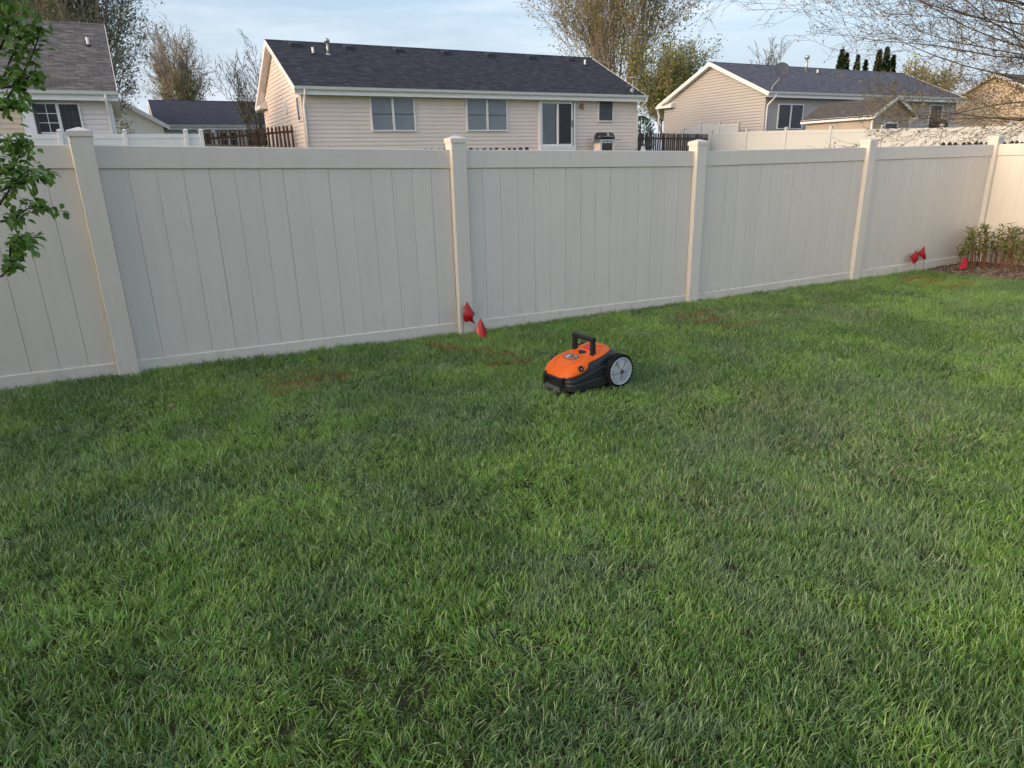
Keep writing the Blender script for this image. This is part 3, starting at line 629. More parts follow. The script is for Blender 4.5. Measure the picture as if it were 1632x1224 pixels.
# ------------------------------------------------------------------ robot mower
WORLD = False                                  # parts below are modelled in the mower's own frame: x forward, y left
MW = thing('robot_mower', 'orange and black robot lawn mower with silver rear wheels and upright handle', 'robot mower', (2.745,-1.765,-.006), radians(185.39))
ZC = lambda x: interp(x, [-.085,-.05,0,.05,.09,.14,.20,.28,.35,.40,.43,.452,.464], [.13,.19,.222,.244,.246,.232,.216,.203,.186,.162,.142,.122,.105])
HW = lambda x: interp(x, [-.085,-.05,0,.08,.12,.16,.30,.38,.42,.445,.464], [.07,.11,.124,.128,.140,.148,.150,.143,.130,.108,.070])
ZB = lambda x: interp(x, [-.085,-.04,.1,.464], [.075,.055,.05,.055])
def sec(x, a, off=0.0):
    h, zt, zb = HW(x)+off, ZC(x)+off, ZB(x)
    s_, c_ = sin(a), cos(a)
    return (x, h*math.copysign(abs(s_)**.42, s_), zb+(zt-zb)*abs(c_)**.36)
xs = [-.085,-.075,-.05,-.02,.02,.05,.08,.11,.14,.17,.20,.24,.28,.32,.35,.38,.40,.42,.435,.447,.456,.464]
NA = 33
def arange(a0, a1, n): return [a0+(a1-a0)*i/(n-1) for i in range(n)]
body = MB().loft([[sec(x,a) for a in arange(-pi/2,pi/2,NA)] for x in xs]); body = fix_normals(body.build('chassis', 'black_plastic', MW, True))
def ledge(x):     # height of the lower edge of the orange hood
    return interp(x, [.03,.06,.20,.262,.276,.288,.31,.35,.40,.43,.464], [.236,.232,.200,.190,.176,.158,.146,.132,.122,.118,.100])
def hood_angle(x, off):
    zt, zb = ZC(x)+off, ZB(x); k = min(.9995, max(.02, (ledge(x)-zb)/(zt-zb)))
    return math.acos(k**(1/.36))
hx = [.05,.056,.066,.08,.11,.14,.17,.20,.23,.25,.262,.270,.276,.282,.288,.298,.31,.33,.35,.37,.39,.405,.42,.432,.442,.450,.457,.463,.4665]
hood = MB()
def hring(x, off):
    a = hood_angle(x, off)
    if x < .08: a *= interp(x,[.05,.056,.066,.08],[.55,.8,.95,1])
    return [sec(x,t,off) for t in arange(-a,a,25)]
hood.loft([hring(x,.0045) for x in hx], cap=False, closed=False)
H_ = hood.build('hood', 'orange', MW, True)
sd = H_.modifiers.new('thickness','SOLIDIFY'); sd.thickness = .007; sd.offset = 1
# raised crease lines on the hood
for s in (-1,1):
    MB().tube([(x, s*y, ZC(x)+.0035) for x,y in ((.25,.075),(.30,.085),(.35,.078),(.40,.060),(.435,.040))], [.002,.004,.0045,.004,.002], 6).build('crease', 'orange', H_, True)
# skirt: two stepped bands round the sides and nose
def outline(hw, xr, nose):
    pts = [(xr,-hw),(.20,-hw),(.30,-hw),(.36,-hw*.985),(.40,-hw*.95),(.43,-hw*.84),(.45,-hw*.66),(nose-.004,-hw*.42),(nose,0)]
    return pts + [(x,-y) for x,y in reversed(pts[:-1])]
def band(name, hw, xr, nose, zlo, zhi, c=.006):
    o0 = outline(hw-c,xr+c,nose-c); o1 = outline(hw,xr,nose)
    r = [[(x,y,zlo(x)) for x,y in o0], [(x,y,zlo(x)+c) for x,y in o1], [(x,y,zhi(x)-c) for x,y in o1], [(x,y,zhi(x)) for x,y in o0]]
    return fix_normals(MB().loft(r).build(name, 'black_plastic', MW))
r1 = lambda x: interp(x,[.13,.20,.30,.40,.46],[.158,.146,.120,.100,.092])
r2 = lambda x: interp(x,[.13,.30,.46],[.096,.084,.070])
rb = lambda x: interp(x,[.10,.17,.255,.27,.31,.325,.40,.47],[.045,.032,.026,.040,.042,.024,.024,.030])
band('skirt_upper', .156, .128, .462, lambda x: r2(x)-.004, r1)
band('skirt_lower', .168, .118, .466, rb, r2)
# front bumper bracket
b = MB()
b.tube([(.458,-.082,.112),(.474,-.076,.108),(.480,-.05,.106),(.480,.07,.106),(.474,.096,.108),(.458,.104,.112)], .0095, 8)
b.tube([(.476,-.078,.106),(.478,-.078,.040)], .0085, 8); b.tube([(.476,.092,.106),(.478,.088,.034)], .0085, 8)
b.build('front_bumper', 'black_matte', MW)
MB().hexa([(.455,-.080,.028),(.487,-.080,.026),(.487,.092,.024),(.455,.092,.026)],[(.455,-.080,.052),(.487,-.080,.040),(.487,.092,.036),(.455,.092,.048)]).build('bumper_plate', 'bumper_grey', MW)
# carrying handle
b = MB()
for y in (-.088,.088): b.hexa([(.168,y-.013,.20),(.202,y-.013,.20),(.202,y+.013,.20),(.168,y+.013,.20)],[(.172,y-.013,.306),(.198,y-.013,.306),(.198,y+.013,.306),(.172,y+.013,.306)])
b.loft([[(.185+a*.0155, y, .313+c*.0145) for a,c in ((-1,-.6),(-.6,-1),(.6,-1),(1,-.6),(1,.6),(.6,1),(-.6,1),(-1,.6))] for y in (-.102,.102)])
hd = b.build('handle', 'black_matte', MW); hd.modifiers.new('bevel','BEVEL').width = .0025
for y in (-.088,.088): MB().lathe((.185,y,.205),(0,0,1),[(0,.026),(.010,.024),(.014,.016)],10).build('handle_socket', 'black_plastic', hd)
# control label, recess and stop pad on the hood
def on_hood(x, y, d=.006): return (x, y, ZC(x)+.0045*1.0+d - .02*(abs(y)/HW(x))**6)
def pad(name, pts, m, d, th=.004, parent=None):
    lo = [on_hood(x,y,d-th) for x,y in pts]; hi = [on_hood(x,y,d) for x,y in pts]
    return fix_normals(MB().loft([lo,hi]).build(name, m, parent or MW))
lab = pad('control_label', [(.262,-.052),(.262,.052),(.275,.058),(.325,.052),(.332,.045),(.332,-.045),(.325,-.052),(.275,-.058)], 'label_grey', .0015)
arc = [(.298+.020*cos(t), .008+.022*sin(t)) for t in np.linspace(-2.3,2.3,14)]
fix_normals(MB().tube([on_hood(x,y,.0022) for x,y in arc], .0035, 6).build('orange_mark', 'orange', lab))
for (x0,x1,y0,y1) in ((.315,.321,-.040,-.006),(.304,.309,-.042,-.012),(.292,.296,-.042,-.020),(.281,.285,-.042,-.016),(.316,.321,.032,.044),(.272,.277,.012,.040),(.282,.286,.030,.044)):
    pad('print', [(x0,y0),(x0,y1),(x1,y1),(x1,y0)], 'label_white', .0022, .001, lab)
pad('recess_pad', [(.232,0.012),(.205,.036),(.186,.030),(.184,-.026),(.204,-.030)], 'black_matte', .0025)  # flat black pad in place of a dark hollow
pad('stop_pad', [(.160,-.034),(.160,.034),(.150,.040),(.118,.040),(.110,.034),(.110,-.034),(.118,-.040),(.150,-.040)], 'red_button', .005)
pad('rear_deck', [(.095,-.052),(.095,.052),(.06,.060),(.05,.045),(.05,-.045),(.06,-.060)], 'orange', .004)
sx, sy, sz = sec(.343,.84,.005)
sy_, sz_ = .141, .160
SE = MB().lathe((.343,.139,.164),(.12,.9,.42),[(-.01,.017),(.012,.0185),(.014,.015),(.008,.0135)],18).build('side_sensor', 'black_matte', MW, True)
MB().lathe((.343,.139,.164),(.12,.9,.42),[(0,.013),(.009,.012),(.012,.007),(.013,.001)],14).build('lens', 'lens', SE, True)
MB().lathe((.346,.1505,.166),(.12,.9,.42),[(0,.0042),(.0015,.004)],8).build('reflector', 'label_white', SE)
SE2 = MB().lathe((.343,-.139,.164),(.12,-.9,.42),[(-.01,.017),(.012,.0185),(.014,.015),(.008,.0135)],18).build('side_sensor', 'black_matte', MW, True)
# rear wheels
for s in (1,-1):
    c = Vector((.043, s*.172, .110)); ax = Vector((0,s,0))
    W_ = thing('tmp','','',(0,0,0)); COL.objects.unlink(W_); bpy.data.objects.remove(W_)
    T = MB().lathe(c-ax*.030, ax, [(0,.076),(.004,.095),(.012,.100),(.044,.100),(.052,.096),(.054,.089),(.050,.081),(.030,.079)], 40).build('wheel', 'rubber', MW, True)
    lug = MB()
    for k in range(30):
        a = 2*pi*k/30; e = Vector((cos(a),0,sin(a))); t = Vector((-sin(a),0,cos(a)))
        for j, (y0,y1) in enumerate(((-.027,-.002),(.000,.023))):
            sh = t*(.006 if j else -.006); p = c+e*.098+sh
            q = [p+t*dx+ax*dy for dx,dy in ((-.0045,y0),(.0045,y0),(.0045,y1),(-.0045,y1))]
            lug.hexa(q, [v_+e*.0085 for v_ in q])
    fix_normals(lug.build('tread', 'rubber', T))
    fix_normals(MB().lathe(c+ax*.008, ax, [(0,.088),(.017,.088),(.020,.085),(.017,.079),(.010,.076),(.008,.018),(.008,.001)], 40).build('rim', 'grey_hub', T, True))
    sp = MB()
    for k in range(5):
        a0 = 2*pi*k/5+.35
        def pt(r, a, y): return c+Vector((cos(a)*r,0,sin(a)*r))+ax*y
        lo = [pt(.012,a0-.6,.018),pt(.012,a0+.6,.018),pt(.0765,a0+.47,.018),pt(.0775,a0,.018),pt(.0765,a0-.47,.018)]
        hi = [pt(.012,a0-.6,.030),pt(.012,a0+.6,.030),pt(.0745,a0+.41,.022),pt(.0755,a0,.023),pt(.0745,a0-.41,.022)]
        sp.loft([lo,hi])
    fix_normals(sp.build('spoke_panel', 'grey_hub', T))
    fix_normals(MB().lathe(c+ax*.026, ax, [(0,.017),(.008,.016),(.010,.008)], 6).build('hub_cap', 'label_grey', T))
# the nose is a little shorter than drawn above
for o in [q for q in MW.children_recursive if q.name.split('.')[0] not in ('wheel','tread','rim','spoke_panel','hub_cap')]:
    for v_ in o.data.vertices:
        if v_.co.x > .22: v_.co.x = .22+(v_.co.x-.22)*.84
# small swivel wheels under the nose
for y in (-.085,.085):
    cw = MB().lathe((.36,y-.012,.036),(0,1,0),[(0,.030),(.003,.036),(.021,.036),(.024,.030)],16).build('front_wheel', 'rubber', MW, True)
WORLD = True

# ------------------------------------------------------------------ utility marking flags
def flag(label, foot, top, pts, n):
    """pts: rows x n grid of 3D points of the hanging plastic sheet"""
    t = thing('marker_flag', label, 'flag', (foot[0],foot[1],foot[2]))
    MB().tube([foot, ((foot[0]*.6+top[0]*.4), (foot[1]*.6+top[1]*.4), foot[2]*.6+top[2]*.4+.002), top], .0018, 5).build('wire', 'wire', t)
    b = MB(); r = len(pts)//n
    b.add(pts, [(j*n+i, j*n+i+1, (j+1)*n+i+1, (j+1)*n+i) for j in range(r-1) for i in range(n-1)])
    o = b.build('flag_sheet', 'flag', t)
    bm = bmesh.new(); bm.from_mesh(o.data); bmesh.ops.subdivide_edges(bm, edges=bm.edges, cuts=3, use_grid_fill=True, smooth=.4); bm.to_mesh(o.data); bm.free()
    sd = o.modifiers.new('thickness','SOLIDIFY'); sd.thickness = .0009
    return t
flag('red marker flag on a wire hanging folded against the post left of the mower', (2.470,-.125,-.05), (2.478,-.13,.245),
     [(2.485,-.13,.225),(2.510,-.135,.272),(2.545,-.12,.215),
      (2.478,-.15,.200),(2.512,-.165,.215),(2.582,-.125,.158),
      (2.462,-.15,.150),(2.527,-.185,.160),(2.556,-.14,.128),
      (2.483,-.14,.100),(2.512,-.165,.112),(2.562,-.16,.078)], 3)
flag('red flag tented like a pyramid low in the grass right of the post', (2.515,-.36,-.05), (2.520,-.37,.17),
     [(2.515,-.36,.165),(2.520,-.365,.172),(2.526,-.36,.165),
      (2.487,-.36,.110),(2.518,-.405,.105),(2.556,-.355,.108),
      (2.462,-.36,.060),(2.516,-.425,.018),(2.584,-.35,.052)], 3)
flag('left one of the two crossed red flags at the foot of the far fence panel', (8.766,-0.069,-0.172), (8.697,-0.069,0.192),
     [(8.580,-0.069,0.131),(8.628,-0.085,0.163),(8.686,-0.069,0.192),
      (8.607,-0.085,0.088),(8.660,-0.112,0.120),(8.740,-0.075,0.142),
      (8.633,-0.091,0.035),(8.692,-0.101,0.056),(8.793,-0.059,0.083)], 3)
flag('right one of the two crossed red flags at the foot of the far fence panel', (8.958,-0.059,-0.172), (8.867,-0.059,0.237),
     [(8.750,-0.048,0.152),(8.809,-0.064,0.192),(8.867,-0.059,0.237),
      (8.809,-0.069,0.115),(8.851,-0.091,0.147),(8.905,-0.059,0.163),
      (8.889,-0.069,0.062),(8.910,-0.080,0.072),(8.931,-0.059,0.094)], 3)
flag('drooping red marker flag on the mulch beside the leafy clump', (9.335,-0.330,-0.132), (9.330,-0.330,0.095),
     [(9.303,-0.330,0.079),(9.316,-0.335,0.095),(9.335,-0.330,0.090),
      (9.266,-0.330,0.032),(9.314,-0.372,0.026),(9.358,-0.330,0.037),
      (9.192,-0.340,-0.058),(9.261,-0.393,-0.048),(9.369,-0.340,-0.029)], 3)

# ------------------------------------------------------------------ corner bed: mulch and the clump of red-stemmed plants
BED = [(9.02,-.03),(8.98,-.30),(8.98,-.60),(9.02,-.95),(9.16,-1.40),(9.35,-2.1),(9.6,-2.7),(10.10,-3.3),(10.10,-.03)]
def in_bed(u, v):
    c = False; j = len(BED)-1
    for i in range(len(BED)):
        (x0,y0),(x1,y1) = BED[i], BED[j]
        if (y0 > v) != (y1 > v) and u < (x1-x0)*(v-y0)/(y1-y0)+x0: c = not c
        j = i
    return c
b = MB(); r_ = random.Random(3); cnt = 0
while cnt < 5200:
    u, v = r_.uniform(8.1,10.1), r_.uniform(-3.3,-.02)
    if not in_bed(u, v): continue
    cnt += 1
    z = ground_z(u,v)+r_.uniform(.0,.03); L, W2, T2 = r_.uniform(.012,.045), r_.uniform(.005,.014), r_.uniform(.002,.006)
    R3 = Euler((r_.uniform(-.5,.5), r_.uniform(-.5,.5), r_.uniform(0,6.28))).to_matrix()
    q = [Vector((u,v,z))+R3@Vector(p) for p in ((-L,-W2,-T2),(L*.9,-W2*.7,-T2),(L,W2,-T2),(-L*.8,W2*.8,-T2),(-L,-W2,T2),(L*.9,-W2*.7,T2),(L,W2,T2),(-L*.8,W2*.8,T2))]
    b.hexa(q[:4], q[4:])
o = tag(b.build('bark_mulch', 'mulch'), 'weathered bark mulch spread in the corner planting bed', 'mulch'); o['kind'] = 'stuff'
def leaf_verts(b, p, d, n, L, W2, fold=.25, droop=.25):
    """pointed leaf from p along d with normal n"""
    d = d.normalized(); s_ = d.cross(n).normalized(); n = s_.cross(d).normalized()
    pts = []
    for t, wd in ((0,.06),(.22,.72),(.5,1.0),(.78,.62)):
        c = p+d*(L*t)-n*(droop*L*t*t)
        pts += [c-s_*W2*wd+n*(fold*W2*wd), c, c+s_*W2*wd+n*(fold*W2*wd)]
    pts.append(p+d*L-n*(droop*L))
    f = []
    for i in range(3):
        k = i*3; f += [(k,k+1,k+4,k+3),(k+1,k+2,k+5,k+4)]
    f += [(9,10,12),(10,11,12)]
    b.add(pts, f)
PE = thing('leafy_perennial', 'clump of red stemmed leafy perennials in the mulch bed at the fence corner', 'plant', (9.74,-.52,-.10))
r_ = random.Random(11)
for i in range(60):
    a = r_.uniform(0,6.28); q = sqrt(r_.random()); u = 9.74+.27*q*cos(a); v = -.52+.44*q*sin(a)
    if i < 6: u, v = r_.uniform(9.36,9.52), r_.uniform(-.36,-.18)
    z0 = ground_z(u,v)-.01; h = (.26+.32*r_.random()**.8)*(1 if i >= 6 else .8); le = Vector((cos(a)*q*.10-.03+r_.uniform(-.05,.05), sin(a)*q*.12+r_.uniform(-.05,.05), 0))
    pts = [Vector((u,v,z0)), Vector((u,v,z0+h*.4))+le*.25, Vector((u,v,z0+h*.75))+le*.6, Vector((u,v,z0+h))+le]
    st = MB().tube(pts, [.0055,.005,.004,.002], 5).build('stem', 'stem_red', PE)
    lb = MB()
    for k in range(r_.randint(13,19)):
        t = r_.uniform(.48,1.0); p = pts[1].lerp(pts[3], (t-.4)/.6); an_ = r_.uniform(0,6.28)
        d = Vector((cos(an_)*.75,sin(an_)*.75,r_.uniform(.1,1.3)))
        leaf_verts(lb, p, d, Vector((r_.uniform(-.4,.4),r_.uniform(-.4,.4),1)), r_.uniform(.055,.10), r_.uniform(.009,.016), .3, r_.uniform(.1,.6))
    lb.build('leaves', 'leaf_peony', st)

# ------------------------------------------------------------------ trees
class Tree:
    def __init__(s, seed): s.r = random.Random(seed); s.b = MB(); s.tips = []
    def grow(s, p, d, L, r, lv, P):
        R = s.r; n = P['seg'][lv]; pts = [p.copy()]; rad = [r]; d = d.normalized(); q = p.copy(); ds = []
        for i in range(n):
            d = d + Vector((R.gauss(0,1),R.gauss(0,1),R.gauss(0,1)))*P['wob'][lv] + Vector((0,0,P['up'][lv]))
            d.normalize(); q = q+d*(L/n); pts.append(q.copy()); ds.append(d.copy())
            rad.append(max(P['rmin'], r*(1-(i+1)/n*P['taper'][lv])))
        s.b.tube(pts, rad, P['sides'][lv], cap=False)
        if lv == P['max']:
            for i in range(1,n+1): s.tips.append((pts[i], ds[i-1]))
            return
        if lv == P['max']-1: s.tips.append((pts[-1], ds[-1]))
        for k in range(P['n'][lv]):
            t = P['t0'][lv]+(1-P['t0'][lv])*(k+R.random())/P['n'][lv]; x = t*n; i = min(n-1,int(x)); a = pts[i].lerp(pts[i+1], x-i)
            ax = ds[i].orthogonal().normalized(); ax = Matrix.Rotation(R.uniform(0,6.28),3,ds[i])@ax
            g = R.uniform(*P['ang'][lv]); e = Matrix.Rotation(g,3,ax)@ds[i]
            s.grow(a, e, L*P['lf'][lv]*R.uniform(.7,1.2)*(1-.45*t if P.get('cone') else 1), max(P['rmin'], rad[i]*P['rf'][lv]), lv+1, P)
def leaf_cloud(tips, n, size, spread, seed, lump=None, keep=None, asp=.55):
    R = random.Random(seed); b = MB()
    for _ in range(n):
        p, d = tips[R.randrange(len(tips))]
        p = p+Vector((R.gauss(0,1),R.gauss(0,1),R.gauss(0,1)))*spread
        if keep and not keep(p, R): continue
        s_ = size*R.uniform(.6,1.3); a = Vector((R.gauss(0,1),R.gauss(0,1),R.gauss(0,1))).normalized(); c = a.orthogonal().normalized()
        e = a.cross(c)*asp
        b.add([p-c*s_, p+e*s_, p+c*s_*1.1, p-e*s_], [(0,1,2,3)])
    return b
def tree(name, label, base, stems, P, seed, barkm, leaves):
    """stems: list of (offset, direction, length, radius); leaves: list of (count, size, spread, material, keep)"""
    t = thing(name, label, 'tree', base); T = Tree(seed); B = Vector(base)
    for off, d, L, r in stems: T.grow(B+Vector(off), Vector(d), L, r, 0, P)
    T.b.build('trunk', barkm, t, True)
    for k, (n, sz, sp, m, keep) in enumerate(leaves):
        leaf_cloud(T.tips, n, sz, sp, seed*7+k, keep=keep).build('crown', m, t)
    return t
VASE = dict(seg=[7,6,5,4], wob=[.035,.06,.09,.11], up=[.03,.05,.05,.03], taper=[.75,.8,.85,.8], sides=[7,5,4,3], n=[9,7,6,0], t0=[.22,.2,.15,0], ang=[(.25,.6),(.3,.7),(.35,.9)], lf=[.46,.42,.42], rf=[.55,.55,.55], rmin=.012, max=3)
def fan(n, L, r, spread, seed, up=1.0):
    R = random.Random(seed); out = [((0,0,0),(0,0,1),L*.9,r)]
    for i in range(n):
        a = 6.28*i/n+R.uniform(-.3,.3); out.append(((cos(a)*r*.6,sin(a)*r*.6,R.uniform(.4,1.6)), (cos(a)*spread*R.uniform(.5,1.1), sin(a)*spread*R.uniform(.5,1.1), up), L*R.uniform(.8,1.0), r*.6))
    return out
# big tree behind the tan house
tree('maple_tree', 'tall multi stemmed tree with yellow green buds rising behind the tan ranch house', (37.2,45.0,1.9), fan(15, 15.5, .17, .36, 5), dict(VASE, n=[10,6,5,0], rmin=.015, rf=[.42,.5,.5]), 21, 'bark_tan',
     [(14000,.085,.34,'leaf_olive',None), (34000,.10,.45,'leaf_yellow',lambda p,R: R.random() < .28+.72*sstep(35,41,p.x)*sstep(15.5,8,p.z)), (16000,.10,.40,'leaf_green',lambda p,R: R.random() < sstep(37.5,42.5,p.x)*.9)])
# leafy tree behind the left house
tree('birch_tree', 'tall loose leafed tree rising past the right end of the brown grey roof', (-.7,34.0,1.5), fan(11, 11.0, .13, .17, 8)+[((0,0,0),(.2,-.05,1),8,.08),((0,0,0),(.22,.1,1),6.5,.08)], dict(VASE, up=[.02,.02,-.01,-.06], lf=[.34,.42,.42], t0=[.12,.2,.15,0], rmin=.010, rf=[.45,.5,.55]), 33, 'bark_tan',
     [(26000,.060,.20,'leaf_grey',None), (5000,.07,.2,'leaf_green',lambda p,R: p.x < .2)])
tree('poplar_tree', 'upright tree with yellow green leafed stems behind the left roof ridge', (-3.6,37.0,1.6), fan(12, 11.0, .13, .20, 9), dict(VASE, up=[.05,.08,.05,0], lf=[.34,.42,.42], rmin=.012, rf=[.45,.5,.55]), 34, 'bark_tan',
     [(12000,.08,.20,'leaf_yellow',None), (6000,.08,.2,'leaf_green',None), (3500,.08,.2,'leaf_olive',None)])
# bare trees in the gap
tree('budding_tree', 'nearly bare fan shaped tree above the low distant house, green at its lower right', (4.75,60.0,2.2), fan(11, 6.3, .08, .30, 3), dict(VASE, rmin=.012, n=[9,7,5,0], rf=[.45,.5,.5]), 44, 'bark_tan',
     [(2200,.07,.2,'leaf_olive',lambda p,R: p.z < 9.4), (6500,.09,.35,'leaf_green',lambda p,R: R.random() < sstep(4.0,5.6,p.x)*sstep(9.8,7.2,p.z)), (3800,.085,.3,'leaf_yellow',lambda p,R: R.random() < sstep(10,7,p.z))])
tree('bare_tree', 'thin bare spreading tree at the left gable of the tan ranch house', (7.0,38.0,1.7), fan(7, 4.1, .06, .55, 12), dict(VASE, wob=[.06,.09,.12,.13], n=[7,5,4,0], rmin=.009, rf=[.5,.5,.5]), 52, 'bark',
     [(900,.05,.15,'leaf_olive',lambda p,R: p.z < 5.5), (1300,.07,.25,'leaf_yellow',lambda p,R: p.z < 4.9)])
tree('bare_tree', 'small bare treetop showing above the slate roof ridge', (72.0,60.0,2.2), fan(6, 8.3, .12, .16, 13), dict(VASE, n=[6,5,4,0], rmin=.02), 53, 'bark', [(300,.07,.2,'leaf_olive',None)])
tree('budding_tree', 'yellow green budding tree at the right end of the slate roof', (51.5,27.5,1.4), fan(8, 3.9, .09, .5, 14), dict(VASE, n=[8,6,5,0]), 54, 'bark_tan', [(5200,.075,.25,'leaf_yellow',None),(2500,.08,.25,'leaf_olive',None)])
# leaf-covered shapes without visible limbs: arborvitae, conifer, round bush
def cone_tree(name, label, base, h, r, n, size, seed, m, group=None, egg=False):
    t = thing(name, label, 'bush' if egg else 'tree', base, 0, group); R = random.Random(seed); B = Vector(base)
    MB().tube([B, B+Vector((0,0,h*.5)), B+Vector((0,0,h*.96))], [r*.16,r*.10,.02], 6).build('trunk', 'bark', t)
    b = MB(); ph = R.uniform(0,6)
    for _ in range(n):
        k = R.random()**.75 if not egg else R.random(); a = R.uniform(0,6.28)
        rr = r*((1-k)**.62*min(1,(k+.06)*7) if not egg else sqrt(max(.01,1-(2*k-1)**2)))*(1+.13*sin(a*3+ph+k*9)+.08*sin(a*7+k*23))*R.uniform(.72,1.02)
        p = B+Vector((cos(a)*rr,sin(a)*rr,h*(.03+.97*k))); d = Vector((cos(a)*.7,sin(a)*.7,.8+R.gauss(0,.3))).normalized(); s_ = size*R.uniform(.6,1.3)
        c = d.cross(Vector((R.gauss(0,1),R.gauss(0,1),R.gauss(0,1)))).normalized()*.45
        b.add([p-d*s_, p+c*s_, p+d*s_*1.2, p-c*s_], [(0,1,2,3)])
    b.build('crown', m, t); return t
for i,(u,v,h,r) in enumerate([(53.9,36.2,8.0,.72),(54.82,36.4,7.8,.55),(55.7,36.0,7.6,.55),(57.1,36.2,7.3,.45),(58.15,35.8,8.1,.75),(59.45,36.0,8.4,.80),(60.85,36.3,7.9,.70)]):
    lab = ['leftmost narrow evergreen behind the slate roof, taller of its pair','shorter narrow evergreen right beside the leftmost one','third narrow evergreen from the left behind the slate roof','smallest narrow evergreen tip behind the slate roof','left evergreen of the group of three behind the slate roof','middle and tallest evergreen of the group of three','right evergreen of the group of three behind the slate roof'][i]
    cone_tree('arborvitae', lab, (u,v,1.6), h, r*1.1, 1500, .17, 60+i, 'leaf_ever', 'narrow evergreens behind the right house')
cone_tree('conifer', 'dark conifer behind the tan gable at the far right edge', (86,34,1.6), 12.5, 3.2, 3500, .3, 70, 'leaf_bush')
cone_tree('round_bush', 'rounded green bush between the tan house and the slate roofed house', (31.0,33.6,1.4), 2.75, .95, 2600, .07, 71, 'leaf_bush', egg=True)
tree('budding_tree', 'low leafy thicket tree beside the right corner of the tan house', (38.5,40.0,1.6), fan(9, 5.6, .13, .55, 15), dict(VASE, n=[8,6,5,0]), 55, 'bark_tan', [(12000,.085,.35,'leaf_yellow',None),(5000,.085,.3,'leaf_green',None)])

# tree at the right edge: trunk outside the frame, budding limbs reaching in
RTR = thing('budding_tree', 'budding tree reaching in from the right edge with thin arching branches', 'tree', (14.9,.9,-.03))
T = Tree(91); R = T.r
PR = dict(seg=[9,7,5,4], wob=[.05,.08,.11,.13], up=[.012,.03,.035,.02], taper=[.85,.85,.85,.8], sides=[6,5,4,3], n=[12,6,3,0], t0=[.15,.12,.12,0], ang=[(.25,.6),(.35,.8),(.4,1.0)], lf=[.30,.40,.45], rf=[.42,.5,.55], rmin=.0021, max=3)
T.b.tube([(14.9,.9,-.1),(14.92,.92,1.5),(14.85,.95,3.5),(14.9,.9,5.5),(14.95,.9,7.5)], [.20,.16,.13,.09,.03], 10)
for i in range(18):
    z = 1.72+1.4*(i%6)/5+R.uniform(-.12,.12); a = pi-.20+(i//6-1)*.24+R.uniform(-.1,.1); sl = .02+.16*(z-1.2)/1.5+R.uniform(-.06,.06)
    T.grow(Vector((14.9,.9,z+.15)), Vector((cos(a),sin(a),sl)), R.uniform(.9,1.05)*interp(z,[1.7,2.1,3.1],[3.9,4.9,6.2]), .017, 0, PR)
for i in range(9):
    a = R.uniform(-1.9,1.9); T.grow(Vector((14.9,.9,R.uniform(2.0,6.0))), Vector((cos(a),sin(a),R.uniform(.2,.8))), R.uniform(2.5,4.5), .032, 0, dict(PR, n=[7,5,3,0], rmin=.004))
T.b.build('trunk', 'bark', RTR, True)
leaf_cloud(T.tips, 12000, .017, .02, 5).build('crown', 'leaf_bud', RTR); leaf_cloud(T.tips, 11000, .018, .05, 6, keep=lambda p,R: (p.z < 2.5 and p.x > 10.2) or R.random()<.08).build('crown', 'leaf_olive', RTR)

# shrub at the left edge: leaves large enough to tell apart
LT = thing('leafy_shrub', 'leafy shrub with fresh green leaves reaching in at the left edge', 'shrub', (-1.15,-1.45,.05))
BR = [[(-0.21,1.62),(-0.17,1.68),(-0.11,1.75),(-0.06,1.83),(-0.02,1.90),(-0.01,1.93)],[(-0.19,1.73),(-0.16,1.77),(-0.13,1.83),(-0.11,1.86),(-0.08,1.91),(-0.08,1.98)],
[(-0.19,1.71),(-0.15,1.72),(-0.10,1.75),(-0.06,1.77),(-0.04,1.76)],[(-0.21,1.63),(-0.18,1.63),(-0.15,1.65)],[(-0.28,1.29),(-0.24,1.31),(-0.20,1.35),(-0.17,1.37)],
[(-0.29,1.24),(-0.25,1.29),(-0.23,1.33),(-0.18,1.35),(-0.12,1.34)],[(-0.31,1.16),(-0.26,1.17),(-0.23,1.19),(-0.20,1.21),(-0.14,1.21)],[(-0.27,1.36),(-0.22,1.38),(-0.19,1.43),(-0.15,1.46)],
[(-0.32,.96),(-0.30,1.02),(-0.29,1.06),(-0.25,1.09),(-0.22,1.08)],[(-0.36,.92),(-0.33,.94),(-0.30,.98)],
[(-0.16,1.86),(-0.12,1.93),(-0.09,2.02),(-0.05,2.10)],[(-.22,1.50),(-.19,1.50),(-.16,1.51)],[(-.20,1.80),(-.17,1.90),(-.15,2.0),(-.14,2.1)]]
R = random.Random(17); b = MB(); spots = []
mains = [[(-1.15,-1.45,-.05),(-1.12,-1.43,.5),(-.95,-1.4,1.0),(-.70,-1.42,1.35),(-.45,-1.40,1.55),(-.21,-1.40,1.63)], [(-1.15,-1.45,.35),(-.95,-1.5,.75),(-.7,-1.45,1.0),(-.5,-1.4,1.15),(-.29,-1.40,1.24)], [(-1.12,-1.43,.5),(-.9,-1.35,.7),(-.6,-1.38,.85),(-.37,-1.40,.92)], [(-.95,-1.4,1.0),(-.8,-1.45,1.6),(-.5,-1.4,1.75),(-.19,-1.4,1.75)], [(-1.13,-1.44,.3),(-1.3,-1.5,1.0),(-1.2,-1.4,1.7),(-1.0,-1.5,2.2)], [(-1.14,-1.44,.3),(-1.5,-1.3,.9),(-1.8,-1.3,1.4)]]
for m_ in mains: b.tube(m_, list(np.linspace(.028,.008,len(m_))), 7)
